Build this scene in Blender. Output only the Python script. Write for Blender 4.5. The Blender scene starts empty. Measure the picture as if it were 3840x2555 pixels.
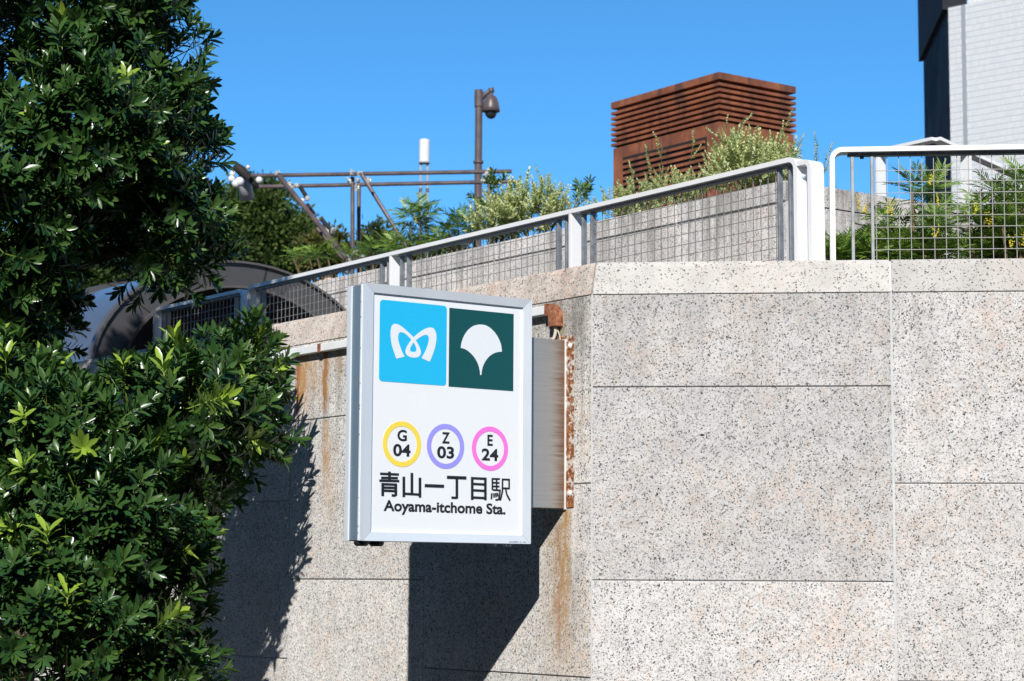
import bpy, math, random
import numpy as np
from mathutils import Matrix, Vector
from mathutils.geometry import tessellate_polygon

rnd = random.Random(7)
nrs = np.random.RandomState(11)
scene = bpy.context.scene
COL = scene.collection
R = math.radians

# ------------------------------------------------------------------ camera
FPX, CX, CY = 7920.0, 1920.0, 1277.5           # focal length and centre in photo pixels
PITCH, ROLL = math.atan(913 / FPX), 0.006
_r0 = Vector((1, 0, 0)); _u0 = Vector((0, -math.sin(PITCH), math.cos(PITCH))); FWD = Vector((0, math.cos(PITCH), math.sin(PITCH)))
RGT = _r0 * math.cos(ROLL) + _u0 * math.sin(ROLL)
UPV = -_r0 * math.sin(ROLL) + _u0 * math.cos(ROLL)
EYE = Vector((0, 0, 1.6))
cam = bpy.data.cameras.new('camera'); camo = bpy.data.objects.new('camera', cam); COL.objects.link(camo)
camo.matrix_world = Matrix(((RGT.x, UPV.x, -FWD.x, EYE.x), (RGT.y, UPV.y, -FWD.y, EYE.y), (RGT.z, UPV.z, -FWD.z, EYE.z), (0, 0, 0, 1)))
cam.sensor_width = 36; cam.lens = 36 * FPX / 3840; cam.clip_end = 3000; cam.clip_start = .1
cam.dof.use_dof = True; cam.dof.focus_distance = 10.1; cam.dof.aperture_fstop = 6.3
scene.camera = camo

# ------------------------------------------------------------------ sky, sun, exposure
SUN = Vector((-0.100, -0.828, 0.552)).normalized()
world = bpy.data.worlds.new('World'); scene.world = world; world.use_nodes = True
wn = world.node_tree; wn.nodes.clear()
sky = wn.nodes.new('ShaderNodeTexSky'); sky.sky_type = 'NISHITA'; sky.sun_disc = False
sky.sun_elevation = math.asin(SUN.z); sky.sun_rotation = math.atan2(SUN.x, SUN.y)
sky.altitude = 3000; sky.air_density = 1.0; sky.dust_density = 0.0; sky.ozone_density = 10.0
bg = wn.nodes.new('ShaderNodeBackground'); bg.inputs[1].default_value = 0.13
wo = wn.nodes.new('ShaderNodeOutputWorld')
hs = wn.nodes.new('ShaderNodeHueSaturation'); hs.inputs['Hue'].default_value = .487; hs.inputs['Saturation'].default_value = 1.06; hs.inputs['Value'].default_value = 1.04
wn.links.new(sky.outputs[0], hs.inputs['Color']); wn.links.new(hs.outputs[0], bg.inputs[0]); wn.links.new(bg.outputs[0], wo.inputs[0])
sl = bpy.data.lights.new('sun', 'SUN'); sl.energy = 4.1; sl.angle = R(0.5); sl.color = (1.0, .975, .935)
so = bpy.data.objects.new('sun', sl); COL.objects.link(so); so.rotation_euler = SUN.to_track_quat('Z', 'Y').to_euler(); so.location = (-5, -40, 40)
vs = scene.view_settings; vs.view_transform = 'Standard'; vs.look = 'None'; vs.exposure = 0.3; vs.gamma = 1.0; vs.use_curve_mapping = False
scene.cycles.max_bounces = 8; scene.cycles.transparent_max_bounces = 8

# ------------------------------------------------------------------ helpers
def ray(x, y): return FWD + RGT * ((x - CX) / FPX) + UPV * ((CY - y) / FPX)
def at(x, y, Y): d = ray(x, y); return EYE + d * (Y / d.y)
def px_of(p):
    d = Vector(p) - EYE; z = d.dot(FWD); return CX + FPX * d.dot(RGT) / z, CY - FPX * d.dot(UPV) / z
def lin(r, g, b):
    f = lambda c: (c / 255 / 12.92) if c / 255 <= .04045 else ((c / 255 + .055) / 1.055) ** 2.4
    return (f(r), f(g), f(b))

def tag(o, label=None, cat=None, group=None, kind=None):
    if label: o['label'] = label
    if cat: o['category'] = cat
    if group: o['group'] = group
    if kind: o['kind'] = kind
    return o
def empty(name, loc=(0, 0, 0), rz=0.0, label=None, cat=None, group=None):
    o = bpy.data.objects.new(name, None); COL.objects.link(o); o.location = loc; o.rotation_euler = (0, 0, rz); o.empty_display_size = .2
    return tag(o, label, cat, group)
def link(name, me, mat, parent=None, smooth=False):
    o = bpy.data.objects.new(name, me); COL.objects.link(o)
    if mat is not None and not me.materials: me.materials.append(mat)
    if parent is not None: o.parent = parent
    if smooth: me.polygons.foreach_set('use_smooth', [True] * len(me.polygons))
    return o

class MB:
    def __init__(s): s.v = []; s.f = []
    def add(s, vs_, fs):
        b = len(s.v); s.v += [tuple(p) for p in vs_]; s.f += [tuple(i + b for i in f) for f in fs]; return s
    def box(s, a, b, bev=0.0):
        x0, x1 = sorted((a[0], b[0])); y0, y1 = sorted((a[1], b[1])); z0, z1 = sorted((a[2], b[2]))
        if bev <= 0:
            return s.add([(x0, y0, z0), (x1, y0, z0), (x1, y1, z0), (x0, y1, z0), (x0, y0, z1), (x1, y0, z1), (x1, y1, z1), (x0, y1, z1)],
                         [(0, 3, 2, 1), (4, 5, 6, 7), (0, 1, 5, 4), (1, 2, 6, 5), (2, 3, 7, 6), (3, 0, 4, 7)])
        c = bev; V = []; idx = {}
        X = (x0, x1); Y = (y0, y1); Z = (z0, z1)
        for i in (0, 1):
            for j in (0, 1):
                for k in (0, 1):
                    sx, sy, sz = (1, -1)[i], (1, -1)[j], (1, -1)[k]
                    for ax in range(3):
                        p = [X[i] + sx * c, Y[j] + sy * c, Z[k] + sz * c]; p[ax] = (X[i], Y[j], Z[k])[ax]
                        idx[i, j, k, ax] = len(V); V.append(p)
        F = []
        for ax in range(3):
            o1, o2 = [q for q in range(3) if q != ax]
            for e in (0, 1):
                q = []
                for (m, n) in ((0, 0), (1, 0), (1, 1), (0, 1)):
                    t = [0, 0, 0]; t[ax] = e; t[o1] = m; t[o2] = n; q.append(idx[t[0], t[1], t[2], ax])
                if (e == 0) != (ax == 1): q.reverse()
                F.append(q)
        for ax in range(3):          # edges parallel to ax
            o1, o2 = [q for q in range(3) if q != ax]
            for m in (0, 1):
                for n in (0, 1):
                    t0 = [0, 0, 0]; t1 = [0, 0, 0]; t1[ax] = 1
                    for t in (t0, t1): t[o1] = m; t[o2] = n
                    F.append([idx[(*t0, o1)], idx[(*t1, o1)], idx[(*t1, o2)], idx[(*t0, o2)]])
        for i in (0, 1):
            for j in (0, 1):
                for k in (0, 1): F.append([idx[i, j, k, 0], idx[i, j, k, 1], idx[i, j, k, 2]])
        return s.add(V, F)
    def tube(s, pts, rad, n=8, cap=True):
        pts = [Vector(p) for p in pts]; rad = rad if isinstance(rad, (list, tuple)) else [rad] * len(pts)
        V = []; F = []; up = None
        for i, p in enumerate(pts):
            t = (pts[min(i + 1, len(pts) - 1)] - pts[max(i - 1, 0)]).normalized()
            if up is None: up = Vector((0, 0, 1)) if abs(t.z) < .9 else Vector((1, 0, 0))
            a = t.cross(up).normalized(); b = a.cross(t).normalized(); up = b
            for k in range(n):
                an = 2 * math.pi * (k + .5) / n; V.append(p + (a * math.cos(an) + b * math.sin(an)) * rad[i])
        for i in range(len(pts) - 1):
            for k in range(n): F.append((i * n + k, i * n + (k + 1) % n, (i + 1) * n + (k + 1) % n, (i + 1) * n + k))
        if cap: F.append(tuple(range(n))[::-1]); F.append(tuple((len(pts) - 1) * n + k for k in range(n)))
        return s.add(V, F)
    def lathe(s, prof, n=24, c=(0, 0, 0)):
        V = []; F = []
        for r, z in prof:
            for k in range(n): an = 2 * math.pi * k / n; V.append((c[0] + r * math.cos(an), c[1] + r * math.sin(an), c[2] + z))
        for i in range(len(prof) - 1):
            for k in range(n): F.append((i * n + k, i * n + (k + 1) % n, (i + 1) * n + (k + 1) % n, (i + 1) * n + k))
        return s.add(V, F)
    def prism(s, loops, y0, y1):
        """flat outlines (x, z) with holes, extruded from y0 (front) to y1"""
        P = [[Vector((x, z, 0)) for x, z in l] for l in loops]
        T = tessellate_polygon(P); n = sum(len(l) for l in loops)
        V = [(x, y0, z) for l in loops for x, z in l] + [(x, y1, z) for l in loops for x, z in l]
        F = [tuple(t) for t in T]; b = 0
        for l in loops:
            m = len(l)
            for k in range(m): F.append((b + k, b + (k + 1) % m, n + b + (k + 1) % m, n + b + k))
            b += m
        return s.add(V, F)
    def build(s, name, mat, parent=None, smooth=False, fix=True):
        me = bpy.data.meshes.new(name); me.from_pydata(s.v, [], s.f)
        if fix:
            import bmesh
            bm = bmesh.new(); bm.from_mesh(me); bmesh.ops.recalc_face_normals(bm, faces=bm.faces); bm.to_mesh(me); bm.free()
        me.update(); return link(name, me, mat, parent, smooth)
def box(name, a, b, mat, parent=None, bev=0.0): return MB().box(a, b, bev).build(name, mat, parent)

def catmull(p, sub=4):
    o = []
    for i in range(len(p) - 1):
        a = p[max(i - 1, 0)]; b = p[i]; c = p[i + 1]; d = p[min(i + 2, len(p) - 1)]
        for k in range(sub):
            t = k / sub
            o.append(tuple(.5 * (2 * b[q] + (c[q] - a[q]) * t + (2 * a[q] - 5 * b[q] + 4 * c[q] - d[q]) * t * t + (3 * b[q] - a[q] - 3 * c[q] + d[q]) * t ** 3) for q in range(len(b))))
    return o
def outline(segs, sub=4):
    o = []
    for sg in segs: o += catmull(sg, sub) if len(sg) > 2 else [sg[0]]
    return o

# ------------------------------------------------------------------ materials
class NT:
    def __init__(s, name):
        s.m = bpy.data.materials.new(name); s.m.use_nodes = True; s.t = s.m.node_tree; s.n = s.t.nodes; s.l = s.t.links
        s.b = s.n['Principled BSDF']
    def new(s, ty, **kw):
        n = s.n.new(ty)
        for k, v in kw.items(): setattr(n, k, v)
        return n
    def put(s, sock, v):
        if isinstance(v, bpy.types.NodeSocket): s.l.new(v, sock)
        elif v is not None:
            if sock.type == 'RGBA' and len(v) == 3: v = (*v, 1)
            sock.default_value = v
    def ma(s, op, a, b=None, c=None, clamp=False):
        n = s.new('ShaderNodeMath', operation=op, use_clamp=clamp)
        for i, v in enumerate((a, b, c)): s.put(n.inputs[i], v)
        return n.outputs[0]
    def vm(s, op, a, b=None):
        n = s.new('ShaderNodeVectorMath', operation=op); s.put(n.inputs[0], a); s.put(n.inputs[1], b); return n.outputs[0]
    def noise(s, v, sc, det=2, rough=.5, col=False, dist=0):
        n = s.new('ShaderNodeTexNoise'); s.put(n.inputs['Vector'], v); n.inputs['Scale'].default_value = sc; n.inputs['Detail'].default_value = det
        n.inputs['Roughness'].default_value = rough; n.inputs['Distortion'].default_value = dist; return n.outputs[1 if col else 0]
    def voro(s, v, sc, out='Color'):
        n = s.new('ShaderNodeTexVoronoi'); s.put(n.inputs['Vector'], v); n.inputs['Scale'].default_value = sc; return n.outputs[out]
    def step(s, x, lo, hi, a=0., b=1.):
        n = s.new('ShaderNodeMapRange', interpolation_type='SMOOTHSTEP'); s.put(n.inputs[0], x)
        for i, v in enumerate((lo, hi, a, b)): s.put(n.inputs[i + 1], v)
        return n.outputs[0]
    def mix(s, f, a, b, mode='MIX'):
        n = s.new('ShaderNodeMix', data_type='RGBA', blend_type=mode); s.put(n.inputs[0], f); s.put(n.inputs[6], a); s.put(n.inputs[7], b); return n.outputs[2]
    def coord(s, kind='Object'): return s.new('ShaderNodeTexCoord').outputs[kind]
    def sep(s, v): n = s.new('ShaderNodeSeparateXYZ'); s.put(n.inputs[0], v); return n.outputs
    def com(s, x, y, z):
        n = s.new('ShaderNodeCombineXYZ')
        for i, v in enumerate((x, y, z)): s.put(n.inputs[i], v)
        return n.outputs[0]
    def rand(s): return s.new('ShaderNodeObjectInfo').outputs['Random']
    def bump(s, h, st=.3, d=.01):
        n = s.new('ShaderNodeBump'); n.inputs['Strength'].default_value = st; n.inputs['Distance'].default_value = d; s.put(n.inputs['Height'], h)
        s.l.new(n.outputs[0], s.b.inputs['Normal'])
    def set(s, **kw):
        for k, v in kw.items(): s.put(s.b.inputs[k.replace('_', ' ')], v)
        return s.m

def plain(name, col, rough=.5, metal=0.0, var=.12, sc=6.0, spec=.5):
    t = NT(name); v = t.coord(); n = t.noise(v, sc, 4, .6)
    f = t.step(n, .3, .7, 1 - var, 1 + var)
    c = t.mix(1.0, col, t.com(f, f, f), 'MULTIPLY')
    r = t.step(n, .3, .7, rough * .85, min(1, rough * 1.15))
    return t.set(Base_Color=c, Roughness=r, Metallic=metal, Specular_IOR_Level=spec)

def granite(name, light, pink, mid=(.33, .32, .31), dark=(.035, .035, .038), p_dark=.10, p_mid=.30, grain=215., stains=(), grime=0.0, tone=1.0, gz=(1.5, 2.95)):
    t = NT(name); v0 = t.coord(); rn = t.rand(); off = t.ma('MULTIPLY', rn, 37.0)
    v = t.vm('ADD', v0, t.com(off, off, off))
    warp = t.noise(v, 210, 2, .5, col=True)
    vv = t.vm('ADD', v, t.vm('MULTIPLY', t.vm('SUBTRACT', warp, (.5, .5, .5)), (.012, .012, .012)))
    c1 = t.sep(t.voro(vv, grain)); c2 = t.sep(t.voro(vv, grain * .8)); clus = t.noise(v, 26, 3, .65)
    big = t.noise(v, 2.3, 4, .65); med = t.noise(v, 7, 3, .6); pk = t.noise(v, 24, 3, .6)
    base = t.mix(t.step(t.ma('ADD', t.ma('MULTIPLY', pk, .6), t.ma('MULTIPLY', big, .7)), .60, .90), light, pink)
    sh = t.step(t.ma('ADD', c1[0], t.ma('MULTIPLY', t.ma('SUBTRACT', clus, .5), -.45)), p_mid - .12, p_mid + .06, .9, 0.)
    base = t.mix(sh, base, t.mix(c1[1], mid, (.50, .49, .47)))
    pd = t.ma('ADD', p_dark, t.ma('MULTIPLY', t.ma('SUBTRACT', clus, .5), .35))
    base = t.mix(t.ma('MULTIPLY', t.ma('LESS_THAN', c2[0], pd), t.step(c2[1], 0., 1., .55, 1.)), base, dark)
    k = t.ma('MULTIPLY', tone, t.step(med, .25, .75, .90, 1.06)); k = t.ma('MULTIPLY', k, t.ma('ADD', .91, t.ma('MULTIPLY', rn, .16)))
    base = t.mix(1.0, base, t.com(k, k, k), 'MULTIPLY')
    xyz = t.sep(v0)
    if grime:
        st = t.noise(t.vm('MULTIPLY', v0, (9, 9, .9)), 1.0, 4, .65)
        g = t.ma('MULTIPLY', t.step(st, .42, .72), t.step(xyz[2], gz[0], gz[1], .15, 1.0))
        base = t.mix(t.ma('MULTIPLY', g, grime), base, (.13, .12, .095))
    for (u0, w, zt, zb, col, a) in stains:
        wob = t.noise(t.com(0., 0., t.ma('ADD', xyz[2], u0 * 13)), 7, 3, .6)
        du = t.ma('DIVIDE', t.ma('ADD', t.ma('SUBTRACT', xyz[0], u0), t.ma('MULTIPLY', t.ma('SUBTRACT', wob, .5), w * 1.6)), w)
        m = t.ma('POWER', 2.718, t.ma('MULTIPLY', -1.0, t.ma('MULTIPLY', du, du)))
        m = t.ma('MULTIPLY', m, t.step(xyz[2], zb, zb + (zt - zb) * .55)); m = t.ma('MULTIPLY', m, t.step(xyz[2], zt, zt + .01, 1., 0.))
        m = t.ma('MULTIPLY', m, t.step(t.noise(t.vm('MULTIPLY', v0, (34, 20, 9)), 1.0, 5, .75), .34, .62, .15, 1.))
        base = t.mix(t.ma('MULTIPLY', m, a, clamp=True), base, col)
    t.bump(t.noise(v, 260, 2, .6), .25, .002)
    return t.set(Base_Color=base, Roughness=.62, Specular_IOR_Level=.35, Diffuse_Roughness=.6)

RUST = (.30, .095, .025); OCHRE = (.42, .23, .07); SOOT = (.10, .095, .08)
M = {}
M['granite_r'] = granite('granite_pale', (.77, .755, .745), (.78, .67, .60), p_dark=.11, p_mid=.29, tone=.91, grime=.20, gz=(2.0, 3.0))
M['coping_r'] = granite('granite_coping_pale', (.76, .735, .70), (.77, .70, .64), p_dark=.085, p_mid=.07, tone=.82)
M['granite_l'] = granite('granite_stained', (.80, .77, .73), (.80, .66, .55), grime=.55, p_dark=.15, p_mid=.36, tone=.85, stains=[
    (2.755, .024, 2.92, 2.46, RUST, 2.2), (2.70, .055, 2.92, 2.48, OCHRE, 1.5), (2.58, .06, 2.92, 2.60, OCHRE, .7), (2.455, .024, 2.92, 2.50, (.22, .075, .03), 2.2), (2.45, .045, 2.92, 2.50, OCHRE, .8),
    (2.30, .04, 2.92, 2.70, OCHRE, .5), (2.17, .06, 2.92, 2.68, RUST, .9), (2.43, .04, 2.515, 2.0, OCHRE, .9), (2.37, .05, 2.4, 1.75, OCHRE, .3),
    (.20, .045, 1.98, 1.10, OCHRE, 1.0), (.27, .10, 1.95, 1.0, (.36, .24, .11), .7), (.13, .018, 1.98, 1.5, (.75, .74, .72), .8), (.115, .05, 1.75, 1.1, SOOT, .3), (.25, .03, 1.9, 1.05, RUST, .4),
    (.30, .12, 2.98, 2.76, SOOT, .55), (.10, .08, 2.98, 2.60, SOOT, .5), (.24, .05, 2.9, 2.76, (.25, .19, .06), .7)])
M['coping_l'] = granite('granite_coping_stained', (.74, .65, .58), (.66, .46, .37), grime=.3, p_dark=.11, p_mid=.26, tone=.96)
M['planter'] = granite('granite_planter', (.70, .67, .64), (.68, .58, .53), grime=.75, p_mid=.28, gz=(3.2, 4.2))
M['grout'] = plain('joint_sealant', (.56, .57, .58), .7, var=.1)
M['asphalt'] = plain('asphalt', (.05, .05, .052), .85, var=.25, sc=30)
M['paving'] = plain('paving', (.11, .105, .10), .85, var=.2, sc=9)
M['soil'] = plain('soil', (.06, .045, .03), .9, var=.3, sc=20)

# ------------------------------------------------------------------ layout frames
AL, AR = R(36), R(6)
WL = Vector((-math.sin(AL), math.cos(AL), 0)); NL = Vector((-math.cos(AL), -math.sin(AL), 0))     # along the left wall (away), outward normal
WR = Vector((math.cos(AR), -math.sin(AR), 0)); NR = Vector((-math.sin(AR), -math.cos(AR), 0))
K = Vector((.3784, 10.0, 0))
def frame(name, X, Y, loc, **kw):
    o = empty(name, **kw); Z = X.cross(Y)
    o.matrix_world = Matrix(((X.x, Y.x, Z.x, loc[0]), (X.y, Y.y, Z.y, loc[1]), (X.z, Y.z, Z.z, loc[2]), (0, 0, 0, 1))); return o

# ------------------------------------------------------------------ ground
def sheet(name, pts, mat, z, kind='structure'):
    o = MB().add([(p[0], p[1], z) for p in pts], [tuple(range(len(pts)))]).build(name, mat, fix=False); return tag(o, kind=kind)
sheet('street', [(-700, -700), (700, -700), (700, 700), (-700, 700)], M['asphalt'], 0.0)
pv = MB().box((-40, 3.2, .004), (40, 3.4, .14)).box((-40, 3.4, .004), (40, 60, .135)).build('pavement', M['paving']); tag(pv, kind='structure')
# upper terrace behind the walls
def wallpt(u, e): return K + WL * u + NL * e
def wallpr(u, e): return K + WR * u + NR * e
inn = K + Vector((.547, .948, 0)) * .30
far_l = wallpt(11, -.30); far_r = wallpr(8, -.30)
sheet('terrace', [far_l, inn, far_r, (60, 9), (60, 140), (-60, 140), (-60, 30)], M['paving'], 3.125)

# ------------------------------------------------------------------ granite walls
ZR = [2.976, 2.532, 2.076, 1.620, 1.165, .709, .254, .0]
def wall(name, along, outward, sgn, ncol, mats, label):
    # local axes: x = along the wall from the corner, y = inwards, z = up
    root = empty(name, label=label, cat='wall')
    root.matrix_world = Matrix(((along.x, -outward.x, 0, K.x), (along.y, -outward.y, 0, K.y), (0, 0, 1, 0), (0, 0, 0, 1)))
    g = .003; th = .03; gv = .0055
    for c in range(ncol):
        x0 = c * 1.412 + gv; x1 = (c + 1) * 1.412 - gv
        full = ((c + (0 if sgn > 0 else 1)) % 2 == 1)
        lv = [2.976, 2.076, 1.165, .254, 0.0] if full else [2.976, 2.532, 1.620, .709, 0.0]
        for a, b in zip(lv[:-1], lv[1:]):
            dy = rnd.uniform(-.0015, .0015)
            box('granite_panel', (x0, dy, b + (g if b > 0 else 0)), (x1, th, a - g), mats[0], root, bev=.0025)
        # coping stone: sloping face, chamfered top edge, mitred at the corner
        zt = 3.137; zc = 3.116; m = math.tan(AL / 2 * 0 + (math.pi / 2 - AL - AR) / 2)
        prof = [(0.0, 2.976 + g), (.033, zc), (.044, zt), (.30, zt), (.30, 2.976 + g)]
        V = []
        for x, first in ((x0, c == 0), (x1, False)):
            for y, z in prof: V.append((x + (y * m if first else 0), y, z))
        F = [(0, 1, 2, 3, 4), (9, 8, 7, 6, 5)] + [(i, 5 + i, 5 + (i + 1) % 5, (i + 1) % 5) for i in range(5)]
        MB().add(V, F).build('coping_stone', mats[1], root)
    for c in range(ncol):
        x = c * 1.412; box('joint_sealant', (x - (gv if c else 0), .0025, 0), (x + gv, .02, 2.976), M['grout'], root)
    MB().add([(.0, .009, 0), (ncol * 1.412, .009, 0), (ncol * 1.412, .009, 2.98), (0, .009, 2.98)], [(0, 1, 2, 3)]).add([(.03, .006, 2.98), (ncol * 1.412, .006, 2.98), (ncol * 1.412, .05, 3.13), (.06, .05, 3.13)], [(0, 1, 2, 3)]).build('joint_sealant', M['grout'], root, fix=False)
    return root
wallL = wall('granite_wall', WL, NL, -1, 7, (M['granite_l'], M['coping_l']), 'rust-stained granite retaining wall running back to the left behind the sign')
wallR = wall('granite_wall', WR, NR, 1, 5, (M['granite_r'], M['coping_r']), 'pale clean granite retaining wall with coping filling the lower right')
# dark chip in the right wall's upper panel
M['chip'] = plain('stone_chip', (.02, .02, .02), .9)
ck = MB().prism([[(.512, 2.304), (.520, 2.309), (.531, 2.307), (.536, 2.303), (.528, 2.299), (.518, 2.300)]], -.0025, .004).build('stone_chip', M['chip'], wallR)

# ------------------------------------------------------------------ station sign
M['alu'] = plain('sign_aluminium', lin(224, 231, 238), .34, .15, var=.03, sc=3)
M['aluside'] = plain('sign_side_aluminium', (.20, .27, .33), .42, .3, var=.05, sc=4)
M['trim'] = plain('sign_white_trim', (.82, .84, .85), .35, var=.04)
M['face'] = plain('sign_face_acrylic', (.86, .88, .90), .25, var=.008, sc=2)
M['cyan'] = plain('sign_cyan', lin(38, 190, 240), .25, var=.01)
M['dkgreen'] = plain('sign_dark_green', lin(20, 78, 76), .25, var=.02)
M['ink'] = plain('sign_ink', (.016, .016, .018), .3, var=.01)
M['mwhite'] = plain('sign_emblem_white', (.82, .85, .88), .25, var=.0)
M['yel'] = plain('sign_yellow', lin(250, 222, 80), .25, var=.01); M['vio'] = plain('sign_violet', lin(160, 155, 245), .25, var=.01); M['pnk'] = plain('sign_pink', lin(250, 125, 222), .25, var=.01)
M['black'] = plain('black_rubber', (.012, .012, .013), .5)
UF, EL, ZB, SW, SH, SD = .125, 1.1866, 1.787, .926, 1.155, .162
sign = frame('station_sign', -NL, WL, wallpt(UF, EL) + Vector((0, 0, ZB)), label='white illuminated subway station sign box with blue and green emblems on the stained wall', cat='sign')
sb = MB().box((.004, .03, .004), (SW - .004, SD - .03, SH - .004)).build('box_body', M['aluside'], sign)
def sframe(name, y0, y1, yin):   # mitred frame with a face that slopes towards the panel
    o = .0; w = .044; V = []; F = []
    A = [(0, 0), (SW, 0), (SW, SH), (0, SH)]; I = [(w, w * .9), (SW - w, w * .9), (SW - w, SH - w * .9), (w, SH - w * .9)]
    ms = []
    for i, nm in enumerate(('frame_rail', 'frame_stile', 'frame_rail', 'frame_stile')):
        j = (i + 1) % 4; g = .0006
        def pull(p, q, d): v = Vector(q) - Vector(p); v = v.normalized() * d; return (p[0] + v[0], p[1] + v[1])
        a, b = pull(A[i], A[j], g), pull(A[j], A[i], g); c, d = pull(I[i], I[j], g), pull(I[j], I[i], g)
        mb = MB(); V = [(a[0], y0, a[1]), (b[0], y0, b[1]), (d[0], yin, d[1]), (c[0], yin, c[1]), (a[0], y1, a[1]), (b[0], y1, b[1]), (d[0], y1, d[1]), (c[0], y1, c[1])]
        mb.add(V, [(0, 1, 2, 3), (4, 7, 6, 5), (0, 4, 5, 1), (1, 5, 6, 2), (2, 6, 7, 3), (3, 7, 4, 0)]); mb.build(nm, M['alu'], sign)
sframe('frame', 0, .034, .008)
sframe('frame', SD, SD - .034, SD - .008)
# white trims on both narrow sides
for x0, x1 in ((-.0025, .006), (SW - .006, SW + .0025)):
    box('trim_strip', (x0, .034, .002), (x1, .044, SH - .002), M['trim'], sign)
    box('trim_strip', (x0, .124, .002), (x1, .131, SH - .002), M['trim'], sign)
for z in (.03, .06, .11, .19, .33, .47, .585, .60, .70, .78, .86, .88, .96, 1.0, 1.07, 1.12):
    h = rnd.uniform(.002, .009); x = -.0032
    if rnd.random() < .7: box('scratch', (x, .037, z), (x + .002, .0405, z + h), M['black'], sign)
def face_art(name, loops, mat, lift=1, parent=None):
    y = .0175 - .0008 * lift; return MB().prism(loops, y, y + .0012).build(name, mat, parent or sign)
panel = box('sign_panel', (.04, .018, .036), (SW - .04, .026, SH - .036), M['face'], sign)
def rrect(x0, z0, x1, z1, r, n=6):
    o = []
    for cx, cz, a in ((x1 - r, z1 - r, 0), (x0 + r, z1 - r, 90), (x0 + r, z0 + r, 180), (x1 - r, z0 + r, 270)):
        for k in range(n + 1): t = R(a + 90 * k / n); o.append((cx + r * math.cos(t), cz + r * math.sin(t)))
    return o
M_OUT = [[(0.1745, 0.8242), (0.1636, 0.849), (0.1519, 0.8769), (0.1447, 0.9051), (0.1417, 0.9304), (0.1425, 0.9529), (0.1475, 0.9708), (0.1579, 0.9806), (0.1711, 0.9829), (0.1863, 0.9796), (0.2093, 0.9685), (0.2362, 0.9503), (0.2555, 0.9367), (0.2663, 0.9284)], [(0.2663, 0.9284), (0.2784, 0.9384), (0.2974, 0.9533), (0.3241, 0.9699), (0.3472, 0.9787), (0.3627, 0.9806), (0.3763, 0.9771), (0.3861, 0.9648), (0.3914, 0.949), (0.3916, 0.9296), (0.3869, 0.9001), (0.3776, 0.8703), (0.3663, 0.8436), (0.3557, 0.8226)], [(0.3557, 0.8226), (0.3112, 0.836)], [(0.3112, 0.836), (0.3255, 0.8586), (0.3387, 0.8837), (0.348, 0.9102), (0.3505, 0.9298), (0.3457, 0.9408), (0.336, 0.9449), (0.3245, 0.9431), (0.3053, 0.9339), (0.2863, 0.9212), (0.2779, 0.9158)], [(0.2779, 0.9158), (0.2885, 0.9027), (0.3002, 0.8842), (0.307, 0.867), (0.3056, 0.854), (0.2969, 0.8431), (0.2836, 0.8373), (0.2645, 0.8354), (0.2453, 0.838), (0.23, 0.8456), (0.223, 0.8579), (0.2258, 0.8725), (0.2351, 0.8908), (0.2463, 0.9061), (0.2538, 0.9156)], [(0.2538, 0.9156), (0.2403, 0.9281), (0.2211, 0.9412), (0.2077, 0.9456), (0.1944, 0.9462), (0.1861, 0.9402), (0.1821, 0.9271), (0.1835, 0.9111), (0.1895, 0.8908), (0.1993, 0.8691), (0.209, 0.8505), (0.2187, 0.8368)], [(0.2187, 0.8368), (0.1745, 0.8242)]]
M_HOLE = [[(0.2654, 0.9049), (0.2752, 0.8937), (0.2819, 0.8797), (0.2831, 0.8701), (0.2786, 0.8643), (0.2698, 0.8618), (0.2584, 0.8616), (0.2507, 0.864), (0.2476, 0.8708), (0.2497, 0.879), (0.2561, 0.8907), (0.2654, 0.9049)]]
GINKGO = [[(0.5279, 0.8987), (0.5335, 0.9269), (0.547, 0.9573), (0.5686, 0.9851), (0.5982, 1.0061), (0.6261, 1.0145), (0.6421, 1.0161), (0.6662, 1.015), (0.6944, 1.0046), (0.7229, 0.9836), (0.7433, 0.9586), (0.7578, 0.9298), (0.7633, 0.8971)], [(0.7633, 0.8971), (0.7398, 0.8938), (0.7156, 0.8855), (0.6916, 0.8707), (0.6717, 0.8496), (0.6578, 0.8273), (0.65, 0.8054), (0.6462, 0.7799)], [(0.6462, 0.7799), (0.6395, 0.7795)], [(0.6395, 0.7795), (0.6369, 0.7996), (0.6299, 0.8222), (0.6177, 0.8443), (0.5996, 0.865), (0.5755, 0.8834), (0.5516, 0.8945), (0.5279, 0.8987)]]
pb = face_art('cyan_square', [rrect(.083, .717, .449, 1.088, .018)], M['cyan'])
face_art('emblem', [outline(M_OUT), outline(M_HOLE)], M['mwhite'], 2, pb)
pg = face_art('green_square', [[(.463, .715), (.831, .715), (.831, 1.081), (.463, 1.081)]], M['dkgreen'])
face_art('emblem', [outline(GINKGO)], M['mwhite'], 2, pg)
def circ(cx, cz, r, n=48): return [(cx + r * math.cos(2 * math.pi * k / n), cz + r * math.sin(2 * math.pi * k / n)) for k in range(n)]
def text_mesh(s, offset):
    c = bpy.data.curves.new('lettering', 'FONT'); c.body = s; c.offset = offset; c.resolution_u = 6
    o = bpy.data.objects.new('lettering', c); COL.objects.link(o)
    me = bpy.data.meshes.new_from_object(o.evaluated_get(bpy.context.evaluated_depsgraph_get()))
    bpy.data.objects.remove(o); bpy.data.curves.remove(c); return me
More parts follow.
